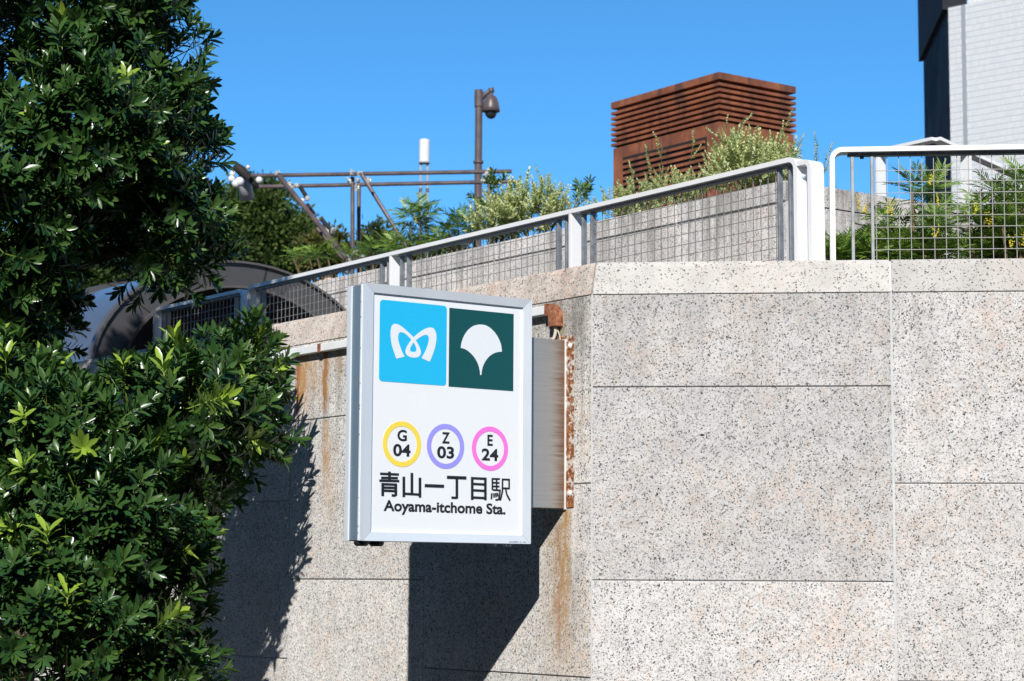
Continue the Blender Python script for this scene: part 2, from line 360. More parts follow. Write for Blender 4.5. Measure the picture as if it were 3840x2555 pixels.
def text(name, s, x0, x1, z0, z1, offset, lift=1, parent=None, xh=0):
    me = text_mesh(s, offset); co = np.empty(len(me.vertices) * 3); me.vertices.foreach_get('co', co); co = co.reshape(-1, 3)
    if xh:
        def hgt(ch): m2 = text_mesh(ch, offset); h = max(v_.co.y for v_ in m2.vertices); bpy.data.meshes.remove(m2); return h
        a, c_ = hgt('x'), hgt('A'); y = co[:, 1]; n_ = xh * c_
        co[:, 1] = np.where(y < 0, y, np.where(y < a, y * n_ / a, n_ + (y - a) * (c_ - n_) / (c_ - a)))
    lo, hi = co.min(0), co.max(0); out = np.empty_like(co)
    out[:, 0] = x0 + (co[:, 0] - lo[0]) / (hi[0] - lo[0]) * (x1 - x0)
    out[:, 2] = z0 + (co[:, 1] - lo[1]) / (hi[1] - lo[1]) * (z1 - z0); out[:, 1] = .0175 - .0008 * lift
    me.vertices.foreach_set('co', out.ravel()); me.materials.clear(); me.update(); return link(name, me, M['ink'], parent or sign)
for cx, mt, a, b, ax, bx in ((.2112, 'yel', 'G', '04', (.1855, .2366), (.1635, .2575)), (.4495, 'vio', 'Z', '03', (.428, .472), (.4025, .4965)), (.6998, 'pnk', 'E', '24', (.684, .7145), (.652, .747))):
    rg = face_art('route_ring', [circ(cx, .4385, .1035), circ(cx, .4385, .080)[::-1]], M[mt])
    text('route_letter', a, ax[0], ax[1], .4515, .5035, .028, 1, rg); text('route_number', b, bx[0], bx[1], .3825, .4385, .03, 1, rg)
KJ = {'H': [(0.0956, 0.3006, 0.196, 0.3003), (0.1012, 0.2826, 0.1908, 0.2841), (0.0916, 0.2697, 0.1987, 0.2707), (0.1026, 0.2546, 0.1862, 0.2542), (0.1177, 0.2395, 0.1742, 0.2397), (0.1179, 0.2254, 0.1744, 0.2253), (0.2232, 0.2153, 0.3104, 0.2133), (0.5987, 0.2977, 0.6732, 0.2975), (0.599, 0.2715, 0.6734, 0.2707), (0.5993, 0.2422, 0.6737, 0.2413), (0.5996, 0.209, 0.674, 0.208), (0.4834, 0.2048, 0.5136, 0.2045), (0.1579, 0.2058, 0.1801, 0.2053)], 'HT': [(0.3358, 0.2552, 0.4425, 0.2555), (0.4575, 0.2971, 0.5663, 0.2977)], 'V': [(0.1446, 0.3119, 0.1452, 0.2681), (0.1097, 0.2574, 0.1106, 0.2013), (0.1794, 0.2571, 0.1801, 0.2045), (0.2222, 0.2917, 0.2234, 0.2001), (0.2654, 0.3105, 0.2667, 0.2147), (0.3094, 0.2901, 0.3106, 0.2003), (0.5127, 0.2959, 0.5137, 0.2018), (0.5987, 0.3035, 0.5997, 0.198), (0.6731, 0.3033, 0.6741, 0.1986)], 'h': [(0.7104, 0.2987, 0.7565, 0.2995), (0.7144, 0.2811, 0.7543, 0.2813), (0.7146, 0.2642, 0.7544, 0.2643), (0.7147, 0.2477, 0.7609, 0.2467), (0.7306, 0.2009, 0.7486, 0.2034), (0.7663, 0.2982, 0.8142, 0.2983), (0.7725, 0.2574, 0.8131, 0.257)], 'v': [(0.7128, 0.3027, 0.7132, 0.2476), (0.7371, 0.2996, 0.7375, 0.2484), (0.7579, 0.2482, 0.75, 0.2023), (0.71, 0.2318, 0.7078, 0.2042), (0.7216, 0.2321, 0.7232, 0.2125), (0.7318, 0.2332, 0.7344, 0.2148), (0.7415, 0.2347, 0.7441, 0.219), (0.7712, 0.2992, 0.7707, 0.2415), (0.7707, 0.2415, 0.7583, 0.1997), (0.8088, 0.3001, 0.8092, 0.2565), (0.7886, 0.2559, 0.7971, 0.2265), (0.7971, 0.2265, 0.815, 0.2013)]}
chars = [MB() for _ in range(6)]; bounds = [.205, .325, .45, .58, .69, 9]; lay = 0
for key, w in (('H', .0112), ('HT', .0145), ('V', .0148), ('h', .0078), ('v', .0092)):
    for x0, z0, x1, z1 in KJ[key]:
        i = next(k for k, b in enumerate(bounds) if (x0 + x1) / 2 < b); lay += 1
        d = Vector((x1 - x0, z1 - z0)); d.normalize(); q = Vector((-d.y, d.x)) * w / 2
        if key in 'HV' or key == 'HT': d = Vector((1, 0)) if key[0] == 'H' else Vector((0, 1)); q = Vector((-d.y, d.x)) * w / 2
        y = .0175 - .0008 - .00004 * lay
        chars[i].add([(x0 - q.x, y, z0 - q.y), (x1 - q.x, y, z1 - q.y), (x1 + q.x, y, z1 + q.y), (x0 + q.x, y, z0 + q.y)], [(0, 1, 2, 3)])
for c in chars: c.build('station_name_character', M['ink'], sign, fix=False)
text('station_name_latin', 'Aoyama-itchome Sta.', .1163, .7905, .1195, .1845, .03, xh=.69)
o = text('small_notice', 'LEDを使用しています', .8003, .9009, .0035, .0125, .0); o.location.y = -.0170; o.data.materials[0] = plain('notice_grey', (.12, .12, .13), .5)
# cable glands and bolts underneath
for x in (.035, .115):
    MB().lathe([(.0, -.022), (.026, -.022), (.034, -.012), (.034, 0), (.0, 0)], 14, (x, .07, -.0005)).build('cable_gland', M['black'], sign)
for x in (.76, .82, .845): MB().lathe([(.0, -.013), (.008, -.013), (.008, 0), (.0, 0)], 8, (x, .06, -.0005)).build('bolt', M['alu'], sign)
# stainless bracket box, back to the wall
t = NT('brushed_steel'); v = t.coord(); xyz = t.sep(v)
br = t.noise(t.vm('MULTIPLY', v, (.8, 1, 150)), 1.0, 4, .7); br2 = t.noise(t.vm('MULTIPLY', v, (3, 1, 60)), 1.0, 4, .7)
ed = t.step(t.ma('ADD', xyz[0], t.ma('MULTIPLY', t.ma('SUBTRACT', br2, .5), .16)), 1.085, 1.195)
c = t.mix(t.step(br, .3, .7), (.50, .49, .475), (.56, .55, .53)); c = t.mix(t.ma('MULTIPLY', ed, .9), c, (.24, .12, .05))
M['steel'] = t.set(Base_Color=c, Metallic=.6, Roughness=t.step(br, .3, .7, .42, .46))
brk = box('bracket', (SW - .10, .066, .174), (EL - .004, .112, .986), M['steel'], sign, bev=.002)
box('bracket_flange', (EL - .014, .062, .170), (EL - .002, .116, .990), M['trim'], brk)
t = NT('rust_scale'); v = t.coord(); a = t.noise(v, 45, 5, .7); b = t.noise(v, 14, 3, .6)
c = t.mix(t.step(a, .35, .65), (.16, .045, .014), (.42, .17, .05)); c = t.mix(t.step(t.ma('ADD', a, t.ma('MULTIPLY', b, .8)), .93, 1.04), c, (.60, .55, .50))
t.bump(a, .8, .006); M['rustscale'] = t.set(Base_Color=c, Roughness=.85)
mb = MB(); pr = random.Random(3); n = 26; L = []; Rr = []
for k in range(n + 1):
    z = .178 + (1.008 - .178) * k / n; L.append((EL - .004, .0, z)); Rr.append(z)
V = []; F = []
for k, z in enumerate(Rr):
    y0 = .008 + pr.uniform(-.004, .004); V += [(EL - .0065, y0, z), (EL - .0065, .062, z), (EL - .001, y0, z), (EL - .001, .062, z)]
for k in range(n): b = k * 4; F += [(b, b + 1, b + 5, b + 4), (b, b + 4, b + 6, b + 2)]
pl = mb.add(V, F).box((EL - .006, .05, .992), (EL - .001, .13, 1.010)).build('mounting_plate', M['rustscale'], brk)
M['caulk'] = plain('white_caulk', (.75, .72, .70), .7, var=.2, sc=60)
for z in (.245, .955):
    mbb = MB().lathe([(.0, .016), (.009, .014), (.017, .007), (.021, 0)], 10); ob = mbb.build('anchor_bolt', M['caulk'], brk, smooth=True)
    ob.matrix_local = Matrix.Translation((EL - .006, .033, z)) @ Matrix.Rotation(R(-90), 4, 'Y') @ Matrix.Scale(.75, 4)

# ------------------------------------------------------------------ cable duct on the left wall
M['ductw'] = plain('duct_white', (.90, .90, .89), .4, var=.06)
M['rustel'] = (lambda t: (lambda v: t.set(Base_Color=t.mix(t.step(t.noise(v, 40, 5, .75), .35, .68), (.20, .055, .025), (.50, .22, .12)), Roughness=.55))(t.coord()))(NT('rusty_elbow'))
M['cable'] = plain('beige_cable', (.50, .45, .36), .5)
duct = empty('cable_duct', label='white cable duct with rusty elbow running along the stained wall behind the sign', cat='cable duct'); duct.matrix_world = wallL.matrix_world.copy()
ZD = 2.93
box('duct_run', (.30, -.042, ZD - .022), (3.6, -.001, ZD + .022), M['ductw'], duct, bev=.003)
for u in (2.455,): box('coupling', (u - .017, -.0445, ZD - .0245), (u + .017, -.0005, ZD + .0245), M['rustel'], duct)
el = MB(); prof = [(.312, ZD, 0), (.285, ZD, 0), (.272, ZD - .004, 20), (.256, ZD - .022, 60), (.25, ZD - .05, 90), (.25, ZD - .085, 90)]
V = []; F = []; hw = .029
for u, z, a in prof:
    nx, nz = math.sin(R(a)), math.cos(R(a))
    for y in (-.048, .0): V += [(u - nx * hw, y, z + nz * hw), (u + nx * hw, y, z - nz * hw)]
for k in range(len(prof) - 1):
    b = k * 4; F += [(b, b + 1, b + 5, b + 4), (b + 2, b + 6, b + 7, b + 3), (b, b + 4, b + 6, b + 2), (b + 1, b + 3, b + 7, b + 5)]
F += [(0, 2, 3, 1), (20, 21, 23, 22)]
elo = el.add(V, F).build('elbow', M['rustel'], duct)
MB().tube(catmull([(.25, -.025, ZD - .08), (.245, -.03, ZD - .12), (.25, -.045, ZD - .155), (.275, -.08, ZD - .175), (.29, -.13, ZD - .165)], 4), .0085, 8).build('cable', M['cable'], duct, smooth=True)
MB().tube(catmull([(.25, -.02, ZD - .09), (.235, -.012, ZD - .13), (.225, -.012, ZD - .18)], 4), .004, 6).build('cable', M['cable'], duct, smooth=True)

# ------------------------------------------------------------------ railings
M['railw'] = plain('railing_white', (.88, .88, .88), .38, var=.03, sc=3)
M['galv'] = plain('galvanised_bar', (.28, .29, .30), .5, .4, var=.2, sc=18)
M['wire'] = plain('mesh_wire', (.30, .295, .285), .5, .3, var=.1)
ZT, ZF, ZTR = 3.655, 3.125, 3.703
def hoop(mb, s0, s1, zt, w=.09, th=.024, r=.05, z0=ZF, n=6, wy=0.0, left=True, right=True):
    c = []   # centre line
    if left:
        c.append((s0, z0)); 
        for k in range(n + 1): a = R(180 - 90 * k / n); c.append((s0 + r + r * math.cos(a), zt - r + r * math.sin(a)))
    else: c.append((s0, zt))
    if right:
        for k in range(n + 1): a = R(90 - 90 * k / n); c.append((s1 - r + r * math.cos(a), zt - r + r * math.sin(a)))
        c.append((s1, z0))
    else: c.append((s1, zt))
    V = []; F = []
    for i, p in enumerate(c):
        a = Vector(c[max(i - 1, 0)]); b = Vector(c[min(i + 1, len(c) - 1)]); d = (b - a).normalized(); q = Vector((-d.y, d.x)) * th / 2
        for y in (wy - w / 2, wy + w / 2): V += [(p[0] + q.x, y, p[1] + q.y), (p[0] - q.x, y, p[1] - q.y)]
    for k in range(len(c) - 1):
        b = k * 4; F += [(b, b + 1, b + 5, b + 4), (b + 2, b + 6, b + 7, b + 3), (b, b + 4, b + 6, b + 2), (b + 1, b + 3, b + 7, b + 5)]
    e = (len(c) - 1) * 4; F += [(0, 2, 3, 1), (e, e + 1, e + 3, e + 2)]
    return mb.add(V, F)
PITCHM = .0555
def wires(s0, s1, z0, z1, parent, y=0.0, top=None, d=.0032):
    mb = MB(); n = max(1, round((s1 - s0) / PITCHM)); p = (s1 - s0) / n; h = d / 2
    for k in range(n + 1): mb.box((s0 + k * p - h, y - h, z0), (s0 + k * p + h, y + h, top or z1))
    m = int((z1 - z0) / PITCHM)
    for k in range(m + 1): mb.box((s0 - .025, y - h - d * .9, z1 - k * PITCHM - h), (s1 + .02, y + h - d * .9, z1 - k * PITCHM + h))
    return mb.build('wire_mesh', M['wire'], parent, fix=False)
def gbar(s, parent, w=.03, t=.015, zt=None): return box('mesh_frame_bar', (s - t / 2, -w / 2, ZF), (s + t / 2, w / 2, (zt or ZT) - .026), M['galv'], parent, bev=.001)
FC = Vector((1.507, 10.12, 0))                      # where the two railings meet
def s_at(x, origin, d):                            # run along the railing line at which it crosses a given bearing
    k = ray(x, 1100); k = k.x / k.y; return (k * origin.y - origin.x) / (d.x - k * d.y)
def railing(name, origin, along, label):
    inward = Vector((-along.y, along.x, 0)); root = frame(name, along, inward, origin, label=label, cat='railing', group='white hoop railings with wire mesh'); return root
# long railing along the left wall: local x runs away from the corner
rl = frame('railing', WL, Vector((-WL.y, WL.x, 0)), FC, label='long white mesh railing above the sign along the stained wall', cat='railing', group='white hoop railings with wire mesh')
sA1, sA0 = s_at(600, FC, WL), s_at(928, FC, WL)
sB1 = s_at(955, FC, WL); sP1, sP2 = s_at(1490, FC, WL), s_at(2168, FC, WL); sB0 = s_at(3022, FC, WL)
hoop(MB(), sB0, sB1, ZT).build('hoop_rail', M['railw'], rl)
posts = [sB0, sP2, sP1, sB1]
for s in (sP2, sP1): box('post', (s - .012, -.044, ZF), (s + .012, .044, ZT - .013), M['railw'], rl, bev=.002)
for a, b in zip(posts[:-1], posts[1:]):
    for s in (a + .075, a + .155, b - .155, b - .075): gbar(s, rl)
    wires(a + .185, b - .185, ZF, ZT - .085, rl, top=ZT - .03)
    box('mesh_top_bar', (a + .06, -.02, ZT - .0255), (b - .06, .02, ZT - .0135), M['galv'], rl)
for s in (sB1 - .0155,): MB().lathe([(0, .012), (.010, .012), (.012, 0)], 8).build('bolt', M['black'], rl).matrix_local = Matrix.Translation((s, 0, ZT - .17)) @ Matrix.Rotation(R(-90), 4, 'Y')
rl.matrix_world = rl.matrix_world @ Matrix.Translation((0, 0, .034)) @ Matrix.Rotation(.034 / 5.6, 4, 'Y')      # the long rail falls slightly to the left
# short companion hoop at the corner
ch = hoop(MB(), sB0 - .098, sB0 - .0125, ZT - .03, r=.033, right=False).build('end_hoop', M['railw'], rl)
MB().lathe([(0, .022), (.007, .022), (.007, .008), (.014, .008), (.014, 0)], 8).build('bolt', M['alu'], rl).matrix_local = Matrix.Translation((sB0 - .0125, .0, ZT - .085)) @ Matrix.Rotation(R(-90), 4, 'Y')
# left-hand section
ra = frame('railing', WL, Vector((-WL.y, WL.x, 0)), FC + WL * sA0, label='short white mesh railing section shaded by the tree, leftmost', cat='railing', group='white hoop railings with wire mesh')
LA = sA1 - sA0
hoop(MB(), 0, LA, ZT - .01).build('hoop_rail', M['railw'], ra)
for s in (.075, .155, LA - .155, LA - .075): gbar(s, ra, zt=ZT - .01)
wires(.185, LA - .185, ZF, ZT - .095, ra, top=ZT - .04); box('mesh_top_bar', (.06, -.02, ZT - .0355), (LA - .06, .02, ZT - .0235), M['galv'], ra)
# right railing on top of the pale wall
FR = FC + WR * .045
sR0 = 0.0
rr = frame('railing', WR, Vector((-WR.y, WR.x, 0)), FR, label='white mesh railing on the pale wall in front of the yellow flowering plants', cat='railing', group='white hoop railings with wire mesh')
hoop(MB(), 0, 3.4, ZTR).build('hoop_rail', M['railw'], rr)
for s in (.098, .192, 1.45, 1.55): gbar(s, rr, zt=ZTR)
wires(.21, 1.43, ZF, ZTR - .10, rr, top=ZTR - .03, d=.0032); box('mesh_top_bar', (.075, -.02, ZTR - .0275), (3.3, .02, ZTR - .0155), M['galv'], rr)
MB().lathe([(0, -.012), (.010, -.012), (.010, 0)], 8, (.145, 0, ZTR - .027)).build('bolt', M['black'], rr)
# railing further back, turning a corner
b0 = at(3510, 523, 15.2); zt2 = b0.z; FB = Vector((b0.x, b0.y, 0))
WX = Vector((math.sin(R(54)), math.cos(R(54)), 0))
rb = frame('railing', WL, Vector((-WL.y, WL.x, 0)), FB, label='white railing turning a corner behind the yellow flowering plants', cat='railing', group='white hoop railings with wire mesh')
hoop(MB(), .0, s_at(3308, FB, WL), zt2, left=False, z0=3.13).build('hoop_rail', M['railw'], rb)
q = MB(); hoop(q, .0, 2.4, zt2, left=False, right=False); q.v = [(x_, y_, z_ - .19 * x_) for x_, y_, z_ in q.v]
ob = q.build('hoop_rail', M['railw'], rb); ob.matrix_local = rb.matrix_world.inverted() @ Matrix(((WX.x, -WX.y, 0, FB.x), (WX.y, WX.x, 0, FB.y), (0, 0, 1, 0), (0, 0, 0, 1)))
for xx, d in ((3632, WX),):
    s = s_at(xx, FB, d); p = FB + d * s; o = MB().box((-.012, -.044, 3.13), (.012, .044, zt2 - .013 - .19 * s)).build('post', M['railw'], rb)
    ang = math.atan2(d.y, d.x); o.matrix_local = rb.matrix_world.inverted() @ (Matrix.Translation(p) @ Matrix.Rotation(ang, 4, 'Z'))

# ------------------------------------------------------------------ planter wall behind the railing
pc = at(2945, 677, 13.1); ZP = pc.z; PC = Vector((pc.x, pc.y, 0))
pw = frame('planter_wall', WL, Vector((-WL.y, WL.x, 0)), PC, label='weathered granite planter wall behind the long railing, under the variegated shrubs', cat='wall')
# local: x along WL, y = -(inward)  -> outward face is +y side for this frame
x = .0; g = .004
sgnl = 1
while x < 6.2:
    x1 = x + 1.05
    box('granite_panel', (x + g, -.03, 3.13), (x1 - g, .0, ZP - .14), M['planter'], pw, bev=.002)
    box('coping_stone', (x + g, -.25, ZP - .132), (x1 - g, .006, ZP), M['planter'], pw, bev=.006); x = x1
box('joint_sealant', (.0, -.036, 3.13), (6.28, -.006, ZP - .01), M['grout'], pw)
for k in range(5):
    q = MB().box((-.004 + k * 1.05 + g, -.03, 3.13), ((k + 1) * 1.05 - g, .0, ZP - .14)); q2 = MB().box((k * 1.05 + g, .0, ZP - .132), ((k + 1) * 1.05 - g, .25, ZP))
    mx = pw.matrix_world.inverted() @ Matrix(((WX.x, -WX.y, 0, PC.x), (WX.y, WX.x, 0, PC.y), (0, 0, 1, 0), (0, 0, 0, 1)))
    q3 = MB().box((k * 1.05 + g, .004, 3.13), ((k + 1) * 1.05 - g, .03, ZP - .14), .002)
    for nm, mbx in (('granite_panel', q3), ('coping_stone', q2)):
        ob = mbx.build(nm, M['planter'], pw); ob.matrix_local = mx
p1 = PC + WL * 6.2; p2 = PC + WX * 5
sheet('planting_bed', [PC + (WL + WX) * .1, p1 + WX * .1, p1 + WX * 8, p2 + WL * 8, p2 + WL * .1], M['soil'], ZP - .05)

# ------------------------------------------------------------------ weathering-steel vent tower
t = NT('weathering_steel'); v = t.coord(); a = t.noise(v, 3.0, 5, .7); b = t.noise(t.vm('MULTIPLY', v, (6, 6, 1.2)), 1.0, 4, .6)
c = t.mix(t.step(a, .35, .65), (.21, .068, .032), (.36, .12, .052)); c = t.mix(t.ma('MULTIPLY', t.step(b, .46, .70), .8), c, (.08, .042, .032)); t.bump(a, .2, .01)
M['corten'] = t.set(Base_Color=c, Roughness=.75)
M['dark'] = plain('dark_paint_and_shade', (.02, .016, .014), .8)  # near-black for dark pipes and seams, and for shade painted into openings
YT = 22.0; tc = at(2697, 272, YT); TC = Vector((tc.x, tc.y, 0)); zt_ = tc.z
tl = s_at(2300, TC, WL); tr = s_at(2982, TC, WX)
tw = frame('vent_tower', WX, WL, TC, label='rust-red weathering steel vent tower with slatted top behind the shrubs', cat='vent tower')
mpp = YT / 7970.0
def ring(name, z0, z1, o, mat): return MB().box((-o, -o, z0), (tr + o, tl + o, z1)).build(name, mat, tw)
ring('roof_fascia', zt_ - 27 * mpp, zt_, .02, M['corten'])
for k in range(7):
    z1 = zt_ - (34 + 22.0 * k + 7) * mpp; ring('slat', z1 - 11 * mpp, z1, .02, M['corten'])
zb_ = zt_ - 196 * mpp
box('shade_core', (.30, .30, zb_), (tr - .30, tl - .30, zt_ - .02), M['dark'], tw)  # dark core carries the shade behind the slat gaps in its colour
bd = MB().box((0, 0, 3.1), (tr, tl, zb_ + .01)).build('body', M['corten'], tw)
# louvre panel on the long face (x = 0 plane, facing -x)
for k in range(11):
    z = zb_ - .16 - k * .065; box('louvre_blade', (-.03, .22, z - .03), (-.004, tl - .2, z), M['corten'], tw)
box('louvre_shade_sheet', (-.008, .20, zb_ - .9), (-.003, tl - .18, zb_ - .12), M['dark'], tw)  # flat dark sheet on the body, painting the shade between the blades

# ------------------------------------------------------------------ camera pole, antenna, scaffold
M['brown'] = plain('brown_paint', (.115, .088, .088), .4, var=.1)
M['pipe'] = plain('brown_pipe', (.15, .115, .115), .35, .3, var=.15)
M['glassd'] = plain('dome_glass', (.03, .035, .045), .1, var=.02)
M['zinc'] = plain('zinc_clamp', (.85, .83, .76), .38, .5, var=.15, sc=30)
M['grey'] = plain('grey_paint', (.34, .35, .37), .45, var=.05)
M['whitep'] = plain('white_plastic', (.80, .80, .80), .4, var=.03)
YC = 26.0; pt = at(1796, 338, YC); s_ = YC / 7970
cp = empty('camera_pole', (pt.x, pt.y, 3.1), label='brown pole with a dome security camera at its top', cat='camera pole'); hz = pt.z - 3.1
MB().lathe([(0, hz), (15 * s_, hz), (15 * s_, hz - 30 * s_), (14 * s_, hz - 30 * s_), (16.5 * s_, 0), (0, 0)], 20).build('pole', M['brown'], cp, smooth=False)
MB().lathe([(17.5 * s_, hz - 6 * s_), (17.5 * s_, hz - 66 * s_), (14 * s_, hz - 66 * s_)], 20).build('pole_sleeve', M['brown'], cp)
for dy in (278, 414): MB().lathe([(15 * s_, hz - dy * s_), (20 * s_, hz - dy * s_), (20 * s_, hz - (dy + 9) * s_), (15 * s_, hz - (dy + 9) * s_)], 14).build('pole_clamp', M['brown'], cp)
MB().tube([(8 * s_, 0, hz - 36 * s_), (22 * s_, -.01, hz - 20 * s_), (45 * s_, -.02, hz - 2 * s_), (58 * s_, -.02, hz)], [11 * s_, 9 * s_, 9 * s_, 10 * s_], 10).build('bracket_arm', M['brown'], cp, smooth=True)
hd = (47 * s_, -.02, hz)
MB().lathe([(0, 6 * s_), (11 * s_, 5 * s_), (12 * s_, -10 * s_), (8 * s_, -12 * s_), (9 * s_, -22 * s_), (20 * s_, -28 * s_), (28 * s_, -45 * s_), (33 * s_, -70 * s_), (35 * s_, -86 * s_), (30 * s_, -88 * s_), (0, -88 * s_)], 24, hd).build('camera_housing', M['brown'], cp, smooth=True)
MB().lathe([(24 * s_, -88 * s_)] + [(24 * s_ * math.cos(R(a)), -88 * s_ - 27 * s_ * math.sin(R(a))) for a in range(0, 91, 15)], 20, hd).build('camera_dome', M['glassd'], cp, smooth=True)

YA = 30.0; pa = at(1592, 524, YA); s_ = YA / 7970
an = empty('antenna_mast', (pa.x, pa.y, 3.1), label='white cylinder antenna on two thin grey legs', cat='antenna'); hz = pa.z - 3.1
MB().lathe([(0, hz), (19 * s_, hz - 1 * s_), (20 * s_, hz - 5 * s_), (20 * s_, hz - 88 * s_), (0, hz - 88 * s_)], 24).build('antenna_cylinder', M['whitep'], an)
MB().lathe([(0, hz - 88 * s_), (22 * s_, hz - 88 * s_), (22 * s_, hz - 93 * s_), (0, hz - 93 * s_)], 20).build('base_plate', M['grey'], an)
for x in (-13, 13):
    MB().tube([(x * s_, 0, 0), (x * s_, 0, hz - 92 * s_)], 5 * s_, 8).build('leg', M['grey'], an, smooth=True)
    MB().tube([(x * s_, 0, hz - 205 * s_), (x * s_, 0, hz - 190 * s_)], 7 * s_, 8).build('leg_collar', M['brown'], an)
    MB().tube([(x * s_, 0, hz - 320 * s_), (x * s_, 0, hz - 305 * s_)], 7 * s_, 8).build('leg_collar', M['brown'], an)

YS = 24.0; base = at(1322, 985, YS); sc_ = empty('scaffold_frame', (base.x, base.y, 3.1), label='scaffold frame of brown pipes and shiny clamps against the sky', cat='scaffold')
def SP(x, y, Y=YS): return at(x, y, Y) - Vector((base.x, base.y, 3.1))
def pipe(x0, y0, x1, y1, Ya=YS, Yb=None, r=.0243, mat='pipe'): return MB().tube([SP(x0, y0, Ya), SP(x1, y1, Yb or Ya)], r, 10).build('pipe', M[mat], sc_, smooth=False)
pipe(925, 660, 1918, 643, 24.3, 23.7); pipe(965, 701, 1932, 681, 24.9, 24.4)
b1 = at(1322, 985, 24.15).z
pipe(1322, 664, 1322, 1100, 24.15); pipe(1346, 690, 1344, 1100, 24.6)
pipe(1038, 650, 1298, 968, 23.6, 23.4, .029); pipe(1350, 645, 1530, 935, 23.9, 23.6); pipe(1836, 690, 1836, 1010, 24.2)
pipe(1190, 858, 1298, 985, 23.85, 23.65, .02)
pipe(1125, 700, 1155, 748, 23.75, 23.75, .024, 'dark'); pipe(1205, 822, 1248, 872, 23.7, 23.7, .024, 'dark'); pipe(1150, 765, 1180, 805, 23.8, 23.8, .022, 'dark')
pipe(1300, 972, 1480, 966, 23.6, 23.5); pipe(1300, 992, 1440, 985, 23.9, 23.9)
def clamp(x, y, Y=23.6, r=.043, dark=True):
    p = SP(x, y, Y); m = MB(); rr_ = random.Random(int(x * 7 + y))
    for k in range(3):
        q = p + Vector((rr_.uniform(-1, 1), rr_.uniform(-.6, .3), rr_.uniform(-1, 1))) * r * .55
        m.tube([q + Vector((0, -.02, -.012)), q + Vector((rr_.uniform(-.02, .02), -.03, .014))], r * rr_.uniform(.28, .5), 8)
    m.box(p - Vector((r * .5, 0, r * .6)), p + Vector((r * .5, r * .6, r * .6)), .006); return m.build('pipe_clamp', M['zinc'], sc_)
for x, y in ((1042, 650), (1084, 690), (1092, 708), (1112, 695), (1132, 752), (1152, 745), (1190, 825), (1226, 870), (1248, 868), (1295, 965), (1320, 648), (1310, 680), (1352, 650), (1343, 682), (1340, 705), (1385, 678), (1833, 640), (1822, 658), (1810, 680), (1845, 680), (1340, 945), (1332, 948), (1362, 965), (1318, 975)): clamp(x, y)
# flood lamps at the frame's left end
fl = empty('flood_lamp', SP(920, 690, 24.2) + sc_.location, label='grey flood lamp cluster with white heads at the left end of the scaffold', cat='lamp')
def LP(x, y, Y=24.0): return at(x, y, Y) - fl.location
MB().tube([LP(925, 745, 24.3), LP(920, 690, 24.2), LP(905, 655, 24.2)], [.085, .075, .04], 12).build('lamp_body', M['grey'], fl, smooth=True)
MB().tube([LP(880, 622), LP(905, 640), LP(940, 675), LP(965, 705)], [.05, .06, .035, .03], 10).build('lamp_bracket', M['dark'], fl, smooth=True)
for x, y, r in ((872, 652, .035), (868, 672, .04), (898, 682, .055), (885, 690, .045), (930, 628, .028), (972, 676, .04)):
    p = LP(x, y, 23.8); MB().lathe([(r * math.cos(R(a)), r * math.sin(R(a))) for a in range(-90, 91, 20)], 14, p).build('lamp_head', M['whitep'] if r > .03 else M['zinc'], fl, smooth=True)

# ------------------------------------------------------------------ arched entrance canopy
M['canopy'] = plain('canopy_brown_panel', (.075, .072, .074), .32, var=.06)
M['canopytrim'] = plain('canopy_trim', (.10, .092, .09), .35, var=.05)
M['canopyskin'] = plain('canopy_metal_skin', (.30, .30, .31), .22, .7, var=.04)
YK = 16.5; ka = at(900, 1440, YK); cv = frame('entrance_canopy', WX, WL, Vector((ka.x, ka.y, 3.1)), label='brown arched canopy with shiny metal skin behind the leaves and railing', cat='canopy')
s_ = YK / 7970; RO = 462 * s_; RI = 372 * s_; zc = ka.z - 3.1
def arc(r, y, n=36, a0=-18, a1=198): return [(r * 1.33 * math.cos(R(a0 + (a1 - a0) * k / n)), y, zc + r * math.sin(R(a0 + (a1 - a0) * k / n))) for k in range(n + 1)]
def band(mb, A, B):
    n = len(A); mb.add(A + B, [(k, k + 1, n + k + 1, n + k) for k in range(n - 1)]); return mb
LD = 1.6
fr = band(MB(), arc(RO, 0), arc(RI, 0)); band(fr, arc(RI, 0), arc(RI, .5)); fr.build('arch_face', M['canopy'], cv, fix=False)
rim = MB()
for r0, r1 in ((RO - .004, RO + .014), (RI - .016, RI + .004)):
    band(rim, arc(r0, -.03), arc(r1, -.03)); band(rim, arc(r1, -.03), arc(r1, .05)); band(rim, arc(r0, -.03), arc(r0, .05))
rim.build('arch_trim', M['canopytrim'], cv, fix=False)
sk = band(MB(), arc(RO - .01, .06), arc(RO - .01, LD)); sk.build('roof_skin', M['canopyskin'], cv, smooth=True, fix=False)
rim = MB(); band(rim, arc(RO + .03, LD), arc(RO + .03, LD + .1)); band(rim, arc(RO - .01, LD), arc(RO + .03, LD)); band(rim, arc(RO + .03, LD + .1), arc(RI, LD + .1)); rim.build('rear_arch', M['canopy'], cv, fix=False)
bk = arc(RI, .5); MB().add(bk + [(0, .5, zc)], [(k, k + 1, len(bk)) for k in range(len(bk) - 1)]).build('arch_shade_disc', M['dark'], cv, fix=False)  # dark disc across the opening stands in for the shade inside the arch
for a in (80, 140): 
    c_, s2 = math.cos(R(a)), math.sin(R(a)); d = .008
    MB().add([(RI * 1.33 * c_ - d, -.004, zc + RI * s2), (RI * 1.33 * c_ + d, -.004, zc + RI * s2), (RO * 1.33 * c_ + d, -.004, zc + RO * s2), (RO * 1.33 * c_ - d, -.004, zc + RO * s2)], [(0, 1, 2, 3)]).build('panel_seam', M['dark'], cv, fix=False)
M['stone'] = plain('garden_stone', (.55, .42, .30), .85, var=.25, sc=15)
